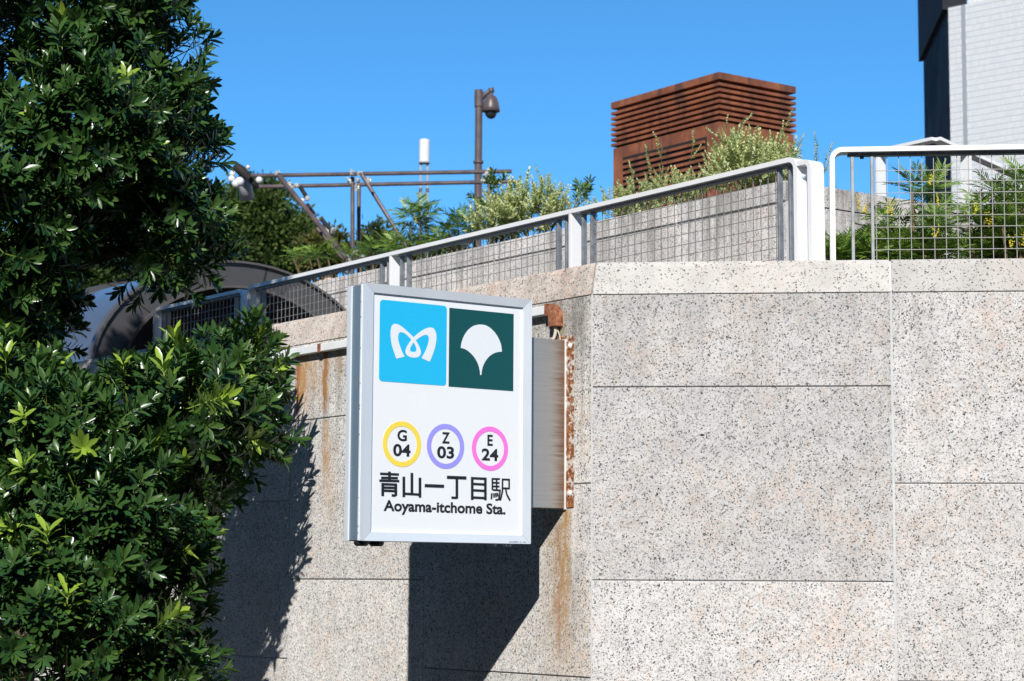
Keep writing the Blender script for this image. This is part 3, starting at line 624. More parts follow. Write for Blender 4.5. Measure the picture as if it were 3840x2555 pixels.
for x, y, r, lb in ((1205, 1062, .045, 'left one of two small tan stones on the planter wall end'), (1238, 1055, .055, 'right one of two small tan stones on the planter wall end')):
    p = at(x, y, 17.9); m = MB(); m.lathe([(0, -r * .6), (r * .8, -r * .5), (r * 1.1, 0), (r * .8, r * .45), (0, r * .6)], 9, (0, 0, 0)); o = m.build('stone', M['stone']); o.location = p; o.rotation_euler = (0.2, .1, x)
    tag(o, lb, 'stone', 'small stones')

# ------------------------------------------------------------------ white tiled building
t = NT('white_tile'); v = t.coord(); br = t.new('ShaderNodeTexBrick', offset=0.5); xyz = t.sep(v); t.put(br.inputs['Vector'], t.com(xyz[0], xyz[2], 0.))
for k, val in (('Scale', 1.0), ('Mortar Size', .009), ('Brick Width', .045), ('Row Height', .125), ('Mortar Smooth', .3)): br.inputs[k].default_value = val
t.put(br.inputs['Color1'], (.82, .81, .78)); t.put(br.inputs['Color2'], (.74, .74, .72)); t.put(br.inputs['Mortar'], (.46, .48, .50)); t.bump(t.ma('SUBTRACT', 1.0, br.outputs['Fac']), .5, .01)
M['tile'] = t.set(Base_Color=br.outputs['Color'], Roughness=.45)
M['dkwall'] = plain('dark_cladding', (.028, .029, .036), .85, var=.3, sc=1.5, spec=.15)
YB = 42.0; bc = at(3568, 700, YB); BC = Vector((bc.x, bc.y, 0))
W1 = Vector((math.sin(R(48)), -math.cos(R(48)), 0))           # white face, towards the viewer's right
W2 = Vector((.36, 4.5, 0)).normalized()   # dark side, away
bl = frame('tiled_building', W1, Vector((-W1.y, W1.x, 0)), BC, label='white tiled building with a dark side wall at the right edge', cat='building')
yy = Vector((-W1.y, W1.x, 0))
w2l = Vector((W2.dot(W1), W2.dot(yy), 0))
def poly_prism(name, pts, z0, z1, mat):
    n = len(pts); return MB().add([(p[0], p[1], z0) for p in pts] + [(p[0], p[1], z1) for p in pts], [tuple(range(n))[::-1], tuple(range(n, 2 * n))] + [(k, (k + 1) % n, n + (k + 1) % n, n + k) for k in range(n)]).build(name, mat, bl)
q2 = w2l * 9
zr = at(3560, 30, YB).z
poly_prism('white_wall', [(0, 0), (14, 0), (14, 12), (.4, 12)], 0, zr, M['tile'])
poly_prism('white_wall', [(.3, .25), (14, .25), (14, 12), (.5, 12)], zr + .002, 26, M['tile'])
nd = Vector((-w2l.y, w2l.x, 0)); 
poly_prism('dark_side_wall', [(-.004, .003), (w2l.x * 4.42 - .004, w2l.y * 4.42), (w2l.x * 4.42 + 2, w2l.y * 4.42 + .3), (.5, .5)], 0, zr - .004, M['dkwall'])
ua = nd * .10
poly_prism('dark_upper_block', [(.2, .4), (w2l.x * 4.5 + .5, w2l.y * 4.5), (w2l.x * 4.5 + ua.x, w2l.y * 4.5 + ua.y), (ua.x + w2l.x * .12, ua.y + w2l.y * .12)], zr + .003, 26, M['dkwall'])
ws = s_at(3632, BC, W1)
box('wall_slot', (ws - .05, -.004, 0), (ws + .05, .1, zr - .002), M['grey'], bl)

# ------------------------------------------------------------------ foliage
def leaf_proto(L=1.0, W=.26, curve=.18, fold=.22, ts=(0, .12, .35, .6, .82, 1.0), ws=(.08, .42, .85, 1.0, .66, .02)):
    V = []; F = []
    for t_, w_ in zip(ts, ws):
        z = -curve * t_ * t_ * L; h = w_ * W * L / 2
        V += [(-h, t_ * L, z + fold * h), (0, t_ * L, z), (h, t_ * L, z + fold * h)]
    for k in range(len(ts) - 1):
        b = k * 3; F += [(b, b + 1, b + 4, b + 3), (b + 1, b + 2, b + 5, b + 4)]
    return np.array(V), np.array(F)
def rotm(y, x=None):
    """frame whose Y axis is y, Z as close as possible to x"""
    y = y / np.linalg.norm(y); x = np.array([0, 0, 1.]) if x is None else x
    a = np.cross(y, x); na = np.linalg.norm(a)
    if na < 1e-4: a = np.cross(y, np.array([1., 0, 0])); na = np.linalg.norm(a)
    a /= na; z = np.cross(a, y); return np.stack([a, y, z], 1)
def inst(protoV, protoF, mats, offs, tint=None):
    """stack copies of a small mesh; mats (n,3,3) offs (n,3)"""
    n = len(mats); V = np.einsum('nij,kj->nki', np.asarray(mats), protoV) + np.asarray(offs)[:, None, :]
    F = (protoF[None] + (np.arange(n) * len(protoV))[:, None, None])
    T = np.repeat(np.zeros(n) if tint is None else np.asarray(tint), len(protoV))
    return V.reshape(-1, 3), F.reshape(-1, protoF.shape[1]), T
def mesh_np(name, V, F, T=None, smooth=True):
    me = bpy.data.meshes.new(name); k = F.shape[1]
    me.vertices.add(len(V)); me.vertices.foreach_set('co', np.ascontiguousarray(V, dtype=np.float32).ravel())
    me.loops.add(F.size); me.loops.foreach_set('vertex_index', np.ascontiguousarray(F, dtype=np.int32).ravel())
    me.polygons.add(len(F)); me.polygons.foreach_set('loop_start', np.arange(0, F.size, k, dtype=np.int32)); me.polygons.foreach_set('loop_total', np.full(len(F), k, dtype=np.int32))
    if smooth: me.polygons.foreach_set('use_smooth', np.ones(len(F), dtype=bool))
    if T is not None: at_ = me.attributes.new('tint', 'FLOAT', 'POINT'); at_.data.foreach_set('value', T.astype(np.float32))
    me.update(calc_edges=True); me.validate(); return me
def leafmat(name, c0, c1, rough=.3, trans=.15, spec=.5, under=None):
    t = NT(name); a = t.new('ShaderNodeAttribute', attribute_name='tint').outputs['Fac']
    a = t.ma('ADD', a, t.ma('MULTIPLY', t.ma('SUBTRACT', t.noise(t.coord(), 3.0, 2), .5), .12), clamp=True)
    c = t.mix(a, c0, c1)
    t.set(Base_Color=c, Roughness=rough, Specular_IOR_Level=spec)
    tr_ = t.new('ShaderNodeBsdfTranslucent'); t.put(tr_.inputs[0], t.mix(1.0, c, (1.1, 1.35, .5), 'MULTIPLY')); mx = t.new('ShaderNodeMixShader'); mx.inputs[0].default_value = trans
    t.l.new(t.b.outputs[0], mx.inputs[1]); t.l.new(tr_.outputs[0], mx.inputs[2]); t.l.new(mx.outputs[0], t.n['Material Output'].inputs[0]); return t.m
M['leaf'] = leafmat('evergreen_leaf', (.022, .076, .021), (.38, .54, .06), rough=.30, trans=.08, spec=.55)
M['bark'] = plain('bark', (.10, .075, .055), .9, var=.3, sc=25)
M['twig'] = plain('twig', (.14, .10, .05), .8, var=.2)

def shoot(seed, young):
    """one leafy shoot along +Y, leaves in a spiral, crowded at the tip"""
    g = np.random.RandomState(seed); LV, LF = leaf_proto(1.0, .30, g.uniform(.05, .30), .3, ts=(0, .2, .56, .84, 1.0), ws=(.08, .45, 1.0, .70, .05))
    n = g.randint(16, 23); Ms = []; Os = []; T = []; L = .17; ph = g.uniform(0, 6)
    for k in range(n):
        t_ = (k + .5) / n; y = L * (.18 + .82 * t_ ** .6); ang = ph + k * 2.4 + g.uniform(-.3, .3)
        el_ = 1.25 - .75 * t_ + g.uniform(-.18, .18)           # angle from shoot axis
        d = np.array([math.sin(el_) * math.cos(ang), math.cos(el_), math.sin(el_) * math.sin(ang)])
        ln = .074 * (.72 + .4 * math.sin(t_ * 2.6)) * g.uniform(.85, 1.15)
        m = rotm(d, np.array([0, 1., 0]) + .0 * d); Ms.append(m * ln); Os.append((0, y, 0))
        tt = g.uniform(0, .07) + (.05 if t_ > .7 else 0); 
        if young: tt = (.25 + .75 * t_ ** 2) * g.uniform(.75, 1)
        T.append(min(tt, 1))
    V, F, T = inst(LV, LF, Ms, Os, T)
    s = MB().tube([(0, -.16, 0), (0, L, 0)], [.0042, .0018], 4)
    sv = np.array([tuple(p) for p in s.v]); sf = np.array([f for f in s.f if len(f) == 4]) + len(V)
    return np.vstack([V, sv]), np.vstack([F, sf]), np.concatenate([T, np.full(len(sv), .55 if young else .3)])
SHOOTS = [shoot(100 + i, False) for i in range(7)] + [shoot(200 + i, True) for i in range(3)]
SHOOT_ME = []
for V, F, T in SHOOTS: m_ = mesh_np('leafy_shoot', V, F, T); m_.materials.append(M['leaf']); SHOOT_ME.append(m_)

def evergreen(name, blobs, stems, label, cat, seed, dens=1.0, young=.05, maxpart=290, trunk_r=.12):
    g = np.random.RandomState(seed); B = []
    for (x, y, Y, rx, ry, rd) in blobs:
        c = at(x, y, Y); s = Y / 7970; rx += 32; ry += 32; B.append((np.array(c), np.array([rx * s, rd, ry * s])))
    pts = []
    for ci, (c, r) in enumerate(B):
        area = 4 * math.pi * ((r[0] * r[1]) ** 1.6 / 3 + (r[0] * r[2]) ** 1.6 / 3 + (r[1] * r[2]) ** 1.6 / 3) ** (1 / 1.6)
        for k in range(int(area * (190 if px_of(c)[1] > -200 else 105 if px_of(c)[1] > -600 else 48) * dens)):
            d = g.normal(size=3); d /= np.linalg.norm(d)
            f = g.uniform(.55, 1.0) ** .6
            lump = 1 + .10 * math.sin(7 * d[0] + ci) * math.sin(6 * d[2] + 2 * ci) + .08 * math.sin(11 * d[2] + 5 * d[1])
            p = c + d * r * f * lump
            if any(j != ci and (((p - c2) / r2) ** 2).sum() < .36 for j, (c2, r2) in enumerate(B)): continue
            q = p * 3.3; gap = math.sin(q[0] * 1.7 + 1.3 * math.sin(q[2] * 1.1)) * math.sin(q[2] * 1.9 + 2 + math.sin(q[0] * .9)) + .5 * math.sin(q[0] * 4.1 + q[2] * 3.3)
            if f > .74 and gap < -.42 and r[0] > .24: continue
            nrm = d / r; nrm /= np.linalg.norm(nrm)
            o = nrm * .75 + np.array([0, -.05, .55]) + g.normal(size=3) * .33
            if f < .8: o = o + g.normal(size=3) * .4
            pts.append((p, o / np.linalg.norm(o), f))
    root = empty(name, stems[0][0], label=label, cat=cat); ro = np.array(stems[0][0])
    mb = MB()
    for si, st in enumerate(stems): 
        r0 = trunk_r if si == 0 else trunk_r * .5
        c = catmull([tuple(np.array(p) - ro) for p in st], 4) + [tuple(np.array(st[-1]) - ro)]
        mb.tube(c, [r0 * (1 - .8 * k / (len(c) - 1)) for k in range(len(c))], 8)
    mb.build('trunk', M['bark'], root, smooth=True)
    # the shoots that show largest become parts of their own
    cell = {}
    for i, (p, o, f) in enumerate(pts):
        x, y = px_of(p + o * .12)
        if -60 < x < 1300 and -60 < y < 2620:
            k = (int(x // 50), int(y // 50)); 
            if k not in cell or p[1] < pts[cell[k]][0][1]: cell[k] = i
    front = sorted(cell.values(), key=lambda i: pts[i][0][1])[:maxpart]; fs = set(front); accV = []; accF = []; accT = []; nb = 0
    for i, (p, o, f) in enumerate(pts):
        yng = f > .88 and g.rand() < young * (1.6 if o[2] > .5 else .7)
        k = 7 + g.randint(3) if yng else g.randint(7)
        a = g.uniform(0, 6.28); sc = g.uniform(.7, 1.3) * (1.2 if yng else 1)
        m = rotm(o, np.array([math.cos(a), math.sin(a), .3]))
        if i in fs:
            ob = bpy.data.objects.new('leafy_shoot', SHOOT_ME[k]); COL.objects.link(ob); ob.parent = root
            M4 = Matrix([[m[r_][c_] * sc for c_ in range(3)] + [float(p[r_] - ro[r_])] for r_ in range(3)] + [[0, 0, 0, 1]]); ob.matrix_local = M4
        else:
            V, F, T = SHOOTS[k]; accV.append((V @ (m * sc).T) + (p - ro)); accF.append(F + nb); accT.append(T); nb += len(V)
    ob = link('crown', mesh_np('crown', np.vstack(accV), np.vstack(accF), np.concatenate(accT)), M['leaf'], root); ob['kind'] = 'stuff'
    print(name, 'shoots', len(pts), 'parts', len(front)); return root

up = [(200, 0, 11.5, 400, 240, .6), (520, 300, 11.6, 190, 210, .45), (300, 480, 11.4, 380, 260, .55), (600, 660, 11.7, 165, 165, .4), (620, 850, 11.8, 175, 80, .35),
      (70, 770, 11.3, 215, 215, .5), (600, 950, 11.8, 125, 60, .28), (30, 1090, 11.6, 115, 120, .4), (150, 1245, 11.9, 70, 30, .25), 
      (180, -420, 11.5, 420, 260, .6), (430, -320, 11.7, 200, 180, .4), (120, -820, 11.5, 380, 240, .55), (-250, -500, 11.5, 250, 400, .5)]
pA = at(180, 900, 11.6)
gA = (pA.x - .15, pA.y + .1, .135)
evergreen('evergreen_tree', up, [[gA, (pA.x - .1, pA.y + .1, 1.6), (pA.x, pA.y, pA.z), tuple(at(280, 200, 11.6))], [tuple(at(190, 900, 11.6)), tuple(at(400, 700, 11.6)), tuple(at(640, 690, 11.7))], [tuple(at(200, 1000, 11.6)), tuple(at(420, 950, 11.7)), tuple(at(640, 880, 11.8))], [tuple(at(230, 700, 11.6)), tuple(at(420, 480, 11.6)), tuple(at(560, 330, 11.6))]],
          'tall dark evergreen tree filling the upper left corner', 'tree', 21, dens=1.1, young=.035)
lo = [(865, 1405, 11.7, 80, 62, .28), (600, 1580, 11.3, 260, 120, .5), (875, 1600, 11.6, 78, 92, .28), (240, 1670, 10.9, 320, 160, .5), (650, 1790, 11.4, 135, 95, .4), 
      (380, 1980, 10.8, 320, 230, .5), (540, 2270, 11.0, 170, 190, .4), (180, 2330, 10.6, 350, 280, .45), (20, 1520, 11.0, 140, 80, .35), (520, 2500, 10.9, 210, 120, .4)]
pB = at(420, 2300, 11.1)
evergreen('evergreen_shrub', lo, [[(pB.x, pB.y, .135), (pB.x, pB.y, .8), tuple(at(400, 1980, 11.0)), tuple(at(350, 1650, 11.0))], [(pB.x, pB.y, .6), tuple(at(560, 2100, 11.2)), tuple(at(720, 1820, 11.4)), tuple(at(880, 1500, 11.6))], [(pB.x, pB.y, .7), tuple(at(520, 1900, 11.2)), tuple(at(600, 1560, 11.3))]],
          'glossy evergreen shrub with bright young tips in the lower left', 'shrub', 33, dens=1.15, young=.075, trunk_r=.06)

# variegated shrubs on the planter
M['varieg'] = leafmat('variegated_leaf', (.11, .18, .04), (.78, .79, .43), rough=.45, trans=.2, spec=.35)
def varieg_shoot(seed):
    g = np.random.RandomState(seed); LV, LF = leaf_proto(1., .55, .15, .2, ts=(0, .3, .65, 1.), ws=(.1, .9, .9, .05)); Ms = []; Os = []; T = []; n = 20; L = .22
    for k in range(n):
        t_ = (k + .5) / n; ang = k * 2.0 + g.uniform(-.5, .5); e_ = 1.0 - .5 * t_ + g.uniform(-.3, .3)
        d = np.array([math.sin(e_) * math.cos(ang), math.cos(e_), math.sin(e_) * math.sin(ang)])
        Ms.append(rotm(d, np.array([0, 1., 0])) * .046 * g.uniform(.7, 1.2) * (1.1 - .4 * t_)); Os.append((.01 * math.sin(6 * t_), L * t_, 0)); T.append(np.clip(g.normal(.68, .25) + .15 * t_, 0, 1))
    V, F, T = inst(LV, LF, Ms, Os, T); s = MB().tube([(0, -.1, 0), (0, L, 0)], [.003, .0015], 4)
    sv = np.array([tuple(p) for p in s.v]); sf = np.array([f for f in s.f if len(f) == 4]) + len(V); return np.vstack([V, sv]), np.vstack([F, sf]), np.concatenate([T, np.full(len(sv), .3)])
VSH = [varieg_shoot(i) for i in range(5)]
def bush(name, base, ellip, n, protos, mat, label, cat, seed, group, spikes=(), spread=.5, stem='stem'):
    """base (Vector), ellip list of (centre Vector, (rx,ry,rz)), spikes list of tip points"""
    g = np.random.RandomState(seed); root = empty(name, base, label=label, cat=cat, group=group); ro = np.array(base)
    aV = []; aF = []; aT = []; nb = 0; mb = MB()
    def put(p, o, sc):
        nonlocal nb
        V, F, T = protos[g.randint(len(protos))]; a = g.uniform(0, 6.28); m = rotm(o, np.array([math.cos(a), math.sin(a), .2])) * sc
        aV.append(V @ m.T + (p - ro)); aF.append(F + nb); aT.append(np.clip(T + g.normal(0, .06), 0, 1)); nb += len(V)
    for c, r in ellip:
        c = np.array(c); r = np.array(r)
        mb.tube([(0, 0, -.02), tuple((c - ro) * .5 + np.array([.02, 0, 0])), tuple(c - ro)], [.014, .01, .005], 6)
        for k in range(int(n * r[0] * r[2] / .06)):
            d = g.normal(size=3); d /= np.linalg.norm(d); f = g.uniform(.35, 1) ** .6
            p = c + d * r * f * (1 + .15 * math.sin(5 * d[0] + 3 * d[2])); o = d * spread + np.array([0, 0, .8]) + g.normal(size=3) * .3; put(p, o, g.uniform(.6, 1.1) * min(1, 3 * max(r)))
    for a, b in spikes:
        a = np.array(a); b = np.array(b); L = np.linalg.norm(b - a); k = 0.0
        mb.tube([tuple(a - ro), tuple(b - ro)], [.004, .002], 4)
        while k < L: put(a + (b - a) * k / L, (b - a) / L + g.normal(size=3) * .2, .55); k += .09
    mb.build(stem, M['twig'], root, smooth=True)
    ob = link('foliage', mesh_np('foliage', np.vstack(aV), np.vstack(aF), np.concatenate(aT)), mat, root); ob['kind'] = 'stuff'; return root
def P3(x, y, Y): return np.array(at(x, y, Y))
GV = 'variegated shrubs on the planter'
def vb(bx, Y, els, spikes, label, seed, n=260):
    dY = Y - els[0][2]; els = [(e[0], e[1] + 30, e[2] + dY, *e[3:]) for e in els]; spikes = [(*e[:4], e[4] + dY) for e in spikes]
    b = at(bx, 800, Y); base_ = Vector((b.x, b.y, ZP - .05))
    bush('variegated_shrub', base_, [(P3(x, y, Yy), (rx * Yy / 7970, rd, ry * Yy / 7970)) for x, y, Yy, rx, ry, rd in els], n, VSH, M['varieg'], label, 'shrub', seed, GV, [(P3(a, b_, Yy), P3(c, d, Yy)) for a, b_, c, d, Yy in spikes])
vb(2830, 14.3, [(2790, 615, 13., 125, 100, .25), (2900, 615, 13.1, 75, 90, .25), (2720, 560, 13.1, 40, 80, .15), (2960, 570, 13.2, 30, 60, .15)], [(2760, 520, 2793, 440, 13.), (2720, 540, 2712, 460, 13.1), (2700, 520, 2680, 485, 13.), (2930, 520, 2945, 475, 13.2), (2990, 560, 3010, 520, 13.2)], 'tallest variegated cream-green shrub in front of the rust tower, rightmost', 51)
vb(2560, 14.7, [(2530, 705, 13.6, 105, 45, .22), (2625, 685, 13.4, 50, 45, .18), (2480, 655, 13.6, 22, 55, .12)], [(2480, 600, 2482, 525, 13.6), (2590, 600, 2602, 520, 13.4), (2440, 650, 2432, 590, 13.6)], 'variegated shrub with two upright spikes before the rust tower louvres', 52)
vb(2390, 15.1, [(2380, 735, 14.2, 90, 50, .2), (2300, 760, 14.4, 70, 40, .2)], [(2375, 700, 2365, 615, 14.2)], 'low variegated shrub left of the rust tower base', 53)
vb(1960, 16.4, [(1980, 780, 16., 130, 75, .3), (2060, 740, 16.0, 60, 60, .2), (1870, 840, 16.3, 90, 50, .3), (2110, 770, 15.8, 60, 40, .2)], [(2030, 720, 2025, 665, 16.)], 'variegated shrub mound beside the camera pole', 54)
vb(3110, 14.3, [(3100, 690, 13.6, 45, 35, .15), (3150, 700, 13.7, 30, 25, .12)], [(3060, 610, 3065, 560, 13.5), (3090, 650, 3095, 600, 13.5)], 'small pale shrub between the two white railings', 55, n=70)

# feathery plants with yellow flower spikes
M['mahonia'] = leafmat('feathery_leaf', (.05, .12, .022), (.34, .48, .06), rough=.4, trans=.15, spec=.45)
M['yflower'] = plain('yellow_flower', (.80, .66, .06), .6, var=.15, sc=40)
def frond(seed):
    g = np.random.RandomState(seed); LV, LF = leaf_proto(1., .13, .25, .15, ts=(0, .3, .7, 1.), ws=(.2, 1, .8, .03)); Ms = []; Os = []; T = []; L = .20
    for k in range(8):
        t_ = .15 + .85 * (k + .5) / 8; bend = -.10 * t_ * t_
        for sd in (-1, 1):
            d = np.array([sd * .8, .75, g.uniform(-.35, .1)]); Ms.append(rotm(d) * .10 * g.uniform(.8, 1.1)); Os.append((0, L * t_, bend)); T.append(np.clip(g.normal(.28, .14), 0, 1))
    Ms.append(rotm(np.array([0, 1, -.4])) * .09); Os.append((0, L, -.1)); T.append(.3)
    V, F, T = inst(LV, LF, Ms, Os, T); return V, F, T
def mahonia_head(seed):
    g = np.random.RandomState(seed); fr_ = [frond(seed * 10 + i) for i in range(3)]; aV = []; aF = []; aT = []; nb = 0; n = 13
    for k in range(n):
        V, F, T = fr_[k % 3]; t_ = k / n; ang = k * 2.4; e_ = 1.35 - 1.0 * t_ + g.uniform(-.15, .15)
        d = np.array([math.sin(e_) * math.cos(ang), math.cos(e_), math.sin(e_) * math.sin(ang)]); m = rotm(d, np.array([0, 1., 0])) * g.uniform(.85, 1.1)
        aV.append(V @ m.T + np.array([0, .08 * t_, 0])); aF.append(F + nb); aT.append(np.clip(T + .25 * t_ - .08, 0, 1)); nb += len(V)
    return np.vstack(aV), np.vstack(aF), np.concatenate(aT)
MH = [mahonia_head(i + 1) for i in range(4)]
def mahonia(heads, flowers, label, seed, Y, scale=1.0, ground=3.13, group='feathery plants behind the railings'):
    g = np.random.RandomState(seed); heads = [(x, min(970, y + (75 if ground < 3.5 else 0))) for x, y in heads]; b = at(heads[0][0], 950, Y); ro = np.array((b.x, b.y, ground)); root = empty('mahonia_plant', ro, label=label, cat='plant', group=group)
    aV = []; aF = []; aT = []; nb = 0; mb = MB()
    if scale < .7 and ground < 3.5: heads = heads + [(x + g.uniform(-75, 75), min(975, y + g.uniform(20, 230))) for x, y in heads for _ in range(2)]
    for x, y in heads:
        Yy = Y + g.uniform(-.25, .25); p = P3(x, y, Yy); lean = g.normal(size=3) * .25 + np.array([0, -.1, 1.]); a = g.uniform(0, 6)
        m = rotm(lean, np.array([math.cos(a), math.sin(a), 0])) * scale * g.uniform(.8, 1.15); V, F, T = MH[g.randint(4)]
        aV.append(V @ m.T + (p - ro)); aF.append(F + nb); aT.append(np.clip(T + g.normal(0, .08), 0, 1)); nb += len(V)
        q = p - ro; mb.tube([(q[0] * .6, q[1] * .6, -.02), tuple(q * np.array([.9, .9, .6])), tuple(q)], [.012, .01, .007], 6)
    mb.build('stem', M['twig'], root, smooth=True)
    ob = link('foliage', mesh_np('foliage', np.vstack(aV), np.vstack(aF), np.concatenate(aT)), M['mahonia'], root); ob['kind'] = 'stuff'
    for x, y in flowers:
        p = P3(x, y, Y - .42) - ro; m = MB()
        for s in range(2):
            tip = np.array([g.uniform(-.03, .03), g.uniform(-.03, .0), .075 * g.uniform(.7, 1.1)])
            for k in range(9):
                q = p + tip * k / 9 + g.normal(size=3) * .004; r = .0062 * (1 - .05 * k); m.add([q + np.array(v_) * r for v_ in ((1, 0, 0), (-1, 0, 0), (0, 1, 0), (0, -1, 0), (0, 0, 1), (0, 0, -1))], [(0, 2, 4), (2, 1, 4), (1, 3, 4), (3, 0, 4), (2, 0, 5), (1, 2, 5), (3, 1, 5), (0, 3, 5)])
        m.build('flower_spike', M['yflower'], root)
mahonia([(3460, 700), (3420, 640), (3500, 790), (3380, 800), (3470, 860), (3420, 900), (3540, 900), (3350, 930)], [(3488, 690), (3518, 770), (3505, 890)], 'feathery plant with the tallest crest and yellow spikes behind the railing centre', 61, 11.3, .62)
mahonia([(3720, 660), (3690, 720), (3780, 700), (3640, 770), (3740, 800), (3680, 870), (3620, 900), (3780, 890), (3700, 940)], [(3660, 800), (3710, 850), (3700, 835)], 'tall feathery plant behind the railing towards the right edge', 62, 11.5, .62)
mahonia([(3830, 650), (3850, 740), (3820, 820), (3860, 900), (3800, 950), (3840, 620)], [(3790, 930), (3840, 920)], 'feathery plant cut off by the right edge of the view', 63, 11.2, .62)
mahonia([(3310, 770), (3290, 840), (3340, 860), (3240, 880), (3300, 930), (3230, 940), (3370, 900)], [(3225, 780), (3330, 795), (3240, 800), (3345, 810)], 'bushy feathery plant with yellow spikes at the start of the mesh', 64, 11.2, .6)
mahonia([(3150, 900), (3130, 940), (3180, 950), (3165, 975)], [], 'small dark feathery plant beside the right railing post', 65, 11.0, .5)
mahonia([(1540, 830), (1580, 810), (1570, 880), (1600, 930), (1540, 950), (1500, 940)], [(1560, 835)], 'dark feathery plant crossing the antenna legs', 66, 17.6, .8, ground=4.0)
mahonia([(1680, 880), (1720, 860), (1660, 920), (1760, 850), (1790, 820), (1740, 900), (1640, 950)], [], 'green feathery plant between antenna and camera pole', 67, 17.0, .75, ground=4.0)
mahonia([(1400, 950), (1440, 930), (1350, 975), (1460, 960), (1300, 985), (1230, 1010), (1160, 1015), (1190, 1000), (1100, 1020)], [], 'low green plants below the scaffold at the railing top', 68, 18.5, .6, ground=4.0)
M['broad'] = M['leaf']
def shoot_bush(base_px, Y, pts_, label, seed, group=None):
    g = np.random.RandomState(seed); b = at(*base_px, Y); ro = np.array((b.x, b.y, ZP - .05)); root = empty('leafy_shrub', ro, label=label, cat='shrub', group=group); aV = []; aF = []; aT = []; nb = 0; mb = MB()
    for x, y in pts_:
        for _ in range(4):
            p = P3(x + g.uniform(-25, 25), y + g.uniform(-20, 30), Y + g.uniform(-.2, .2)); o = np.array([g.normal() * .5, g.normal() * .5 - .2, .9]); V, F, T = SHOOTS[g.randint(7)]; m = rotm(o / np.linalg.norm(o)) * .8
            aV.append(V @ m.T + (p - ro)); aF.append(F + nb); aT.append(np.clip(T * .6 + .2, 0, 1)); nb += len(V)
        mb.tube([(0, 0, 0), tuple(P3(x, y, Y) - ro)], [.012, .005], 5)
    mb.build('stem', M['twig'], root); ob = link('foliage', mesh_np('foliage', np.vstack(aV), np.vstack(aF), np.concatenate(aT)), M['leaf'], root); ob['kind'] = 'stuff'
shoot_bush((1870, 900), 16.6, [(1850, 740), (1890, 710), (1830, 790), (1900, 780), (2190, 750), (2170, 770)], 'dark broad-leaved shrub at the foot of the camera pole', 71)

# far trees, out of focus
def far_tree(px, Y, blobs, c0, c1, label, seed, ls=.095):
    g = np.random.RandomState(seed); mat = leafmat('far_leaf', c0, c1, .5, .2, .3); b = at(px, 1100, Y); ro = np.array((b.x, b.y, 3.1)); root = empty('background_tree', ro, label=label, cat='tree', group='trees beyond the terrace')
    LV, LF = leaf_proto(1., .55, .2, .2, ts=(0, .5, 1.), ws=(.2, 1, .15)); Ms = []; Os = []; T = []; mb = MB()
    top = P3(blobs[0][0], blobs[0][1], Y) - ro; mb.tube([(0, 0, -.1), tuple(top * .5), tuple(top)], [.16, .12, .05], 8)
    for x, y, rx, ry in blobs:
        c = P3(x, y, Y); s = Y / 7970; r = np.array([rx * s, .8 * (rx + ry) / 2 * s, ry * s]); mb.tube([tuple(top * .4), tuple(c - ro)], [.08, .03], 6)
        nc = max(10, int(rx * ry / 170))
        for _ in range(nc):
            d = g.normal(size=3); d /= np.linalg.norm(d); cc = c + d * r * g.uniform(.5, 1) ** .5; cr = g.uniform(.12, .3) * min(r) + .08; tt = np.clip(g.normal(.4, .25), 0, 1)
            for k in range(70):
                e = g.normal(size=3); p = cc + e * cr * .6; Ms.append(rotm(e + np.array([0, 0, .5]), g.normal(size=3)) * ls * g.uniform(.6, 1.2)); Os.append(p - ro); T.append(np.clip(tt + g.normal(0, .15), 0, 1))
    V, F, T = inst(LV, LF, Ms, Os, T); mb.build('trunk', M['bark'], root, smooth=True); ob = link('crown', mesh_np('crown', V, F, T), mat, root); ob['kind'] = 'stuff'
G0, G1 = (.035, .065, .018), (.13, .19, .04)
far_tree(1000, 34, [(1000, 830, 130, 130), (920, 800, 90, 100), (1100, 910, 90, 80), (960, 950, 150, 80), (1060, 990, 120, 60), (980, 740, 60, 50)], G0, G1, 'large round green tree behind the scaffold, beyond the canopy', 81)
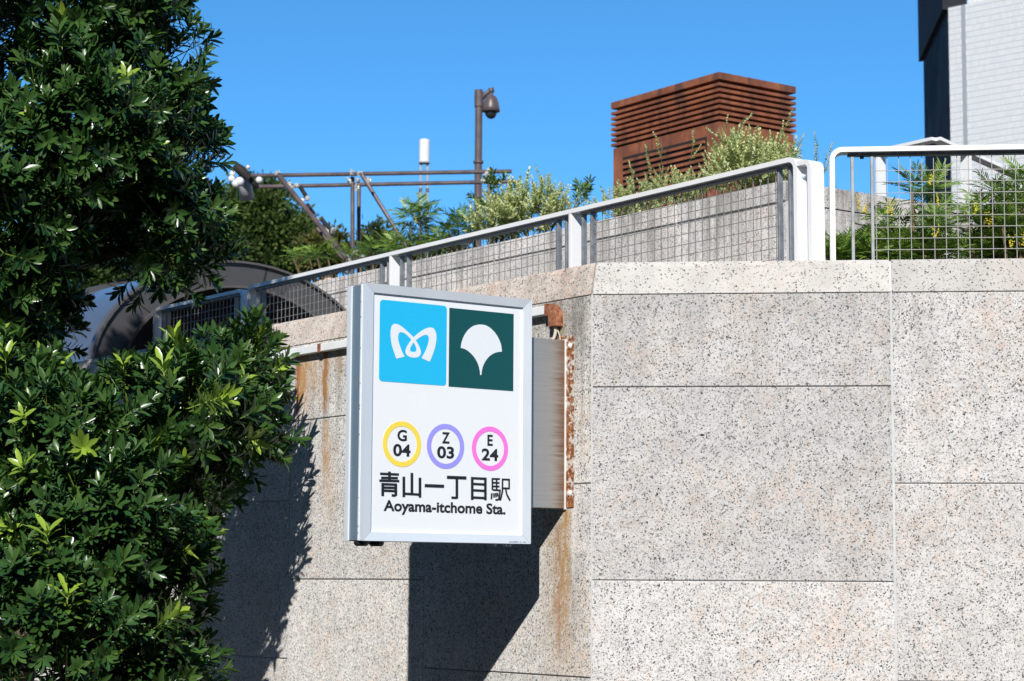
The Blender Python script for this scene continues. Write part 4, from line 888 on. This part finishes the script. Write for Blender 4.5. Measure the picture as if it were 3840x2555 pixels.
far_tree(500, 36, [(450, 980, 180, 130), (300, 1060, 160, 120), (620, 950, 120, 120), (150, 1000, 150, 150), (50, 1150, 120, 150), (760, 930, 110, 100)], G0, (.12, .20, .05), 'green tree seen through gaps left of the canopy', 82)
far_tree(1240, 30, [(1230, 930, 60, 60), (1170, 960, 60, 50), (1260, 980, 60, 40)], (.045, .06, .016), (.16, .15, .035), 'small autumn-tinted tree between the scaffold diagonal and posts', 83, .08)
far_tree(1430, 30, [(1410, 910, 45, 55), (1450, 950, 60, 40), (1385, 960, 50, 40)], G0, (.12, .14, .05), 'small grey-green tree right of the scaffold posts', 84, .08)
far_tree(1620, 32, [(1660, 950, 90, 40), (1540, 975, 80, 35)], (.05, .055, .02), (.16, .13, .04), 'low brownish tree behind the antenna legs', 85, .08)

# ------------------------------------------------------------------ unseen buildings added around the viewer to block skylight
M['facade'] = plain('facade_dark', (.06, .06, .062), .6, var=.15, sc=.3); M['winb'] = plain('window_glass', (.015, .018, .022), .08, var=.05)
ob = empty('sky_blocking_building', (0, -24, 0), label='unseen dark office block added behind the viewer to block skylight', cat='building')  # added out of view to shut out sky and deepen the shadows
box('facade', (-70, -14, 0), (70, 0, 22.3), M['facade'], ob)
for k in range(5):
    for i in range(20): box('window', (-68 + i * 7, -.05, 1.6 + k * 3.7), (-62.5 + i * 7, .04, 3.9 + k * 3.7), M['winb'], ob)
for x, y, w, h, lb in ((26, -34, 24, 62, 'unseen dark tower added behind the viewer to the right to block skylight'), (-31, -34, 28, 70, 'unseen dark tower added behind the viewer to the left to block skylight'), (-44, -2, 20, 45, 'unseen dark mid-rise block added far left of the view to block skylight')):  # towers added out of view so that less skylight fills the shadows
    tb = empty('sky_blocking_tower', (x, y, 0), label=lb, cat='building', group='unseen buildings added to block skylight'); box('facade', (-w / 2, -10, 0), (w / 2, 12, h), M['facade'], tb)
    for k in range(int(h / 4)): box('window_band', (-w / 2 + .5, 11.9, 1.4 + 4 * k), (w / 2 - .5, 12.05, 3.8 + 4 * k), M['winb'], tb)
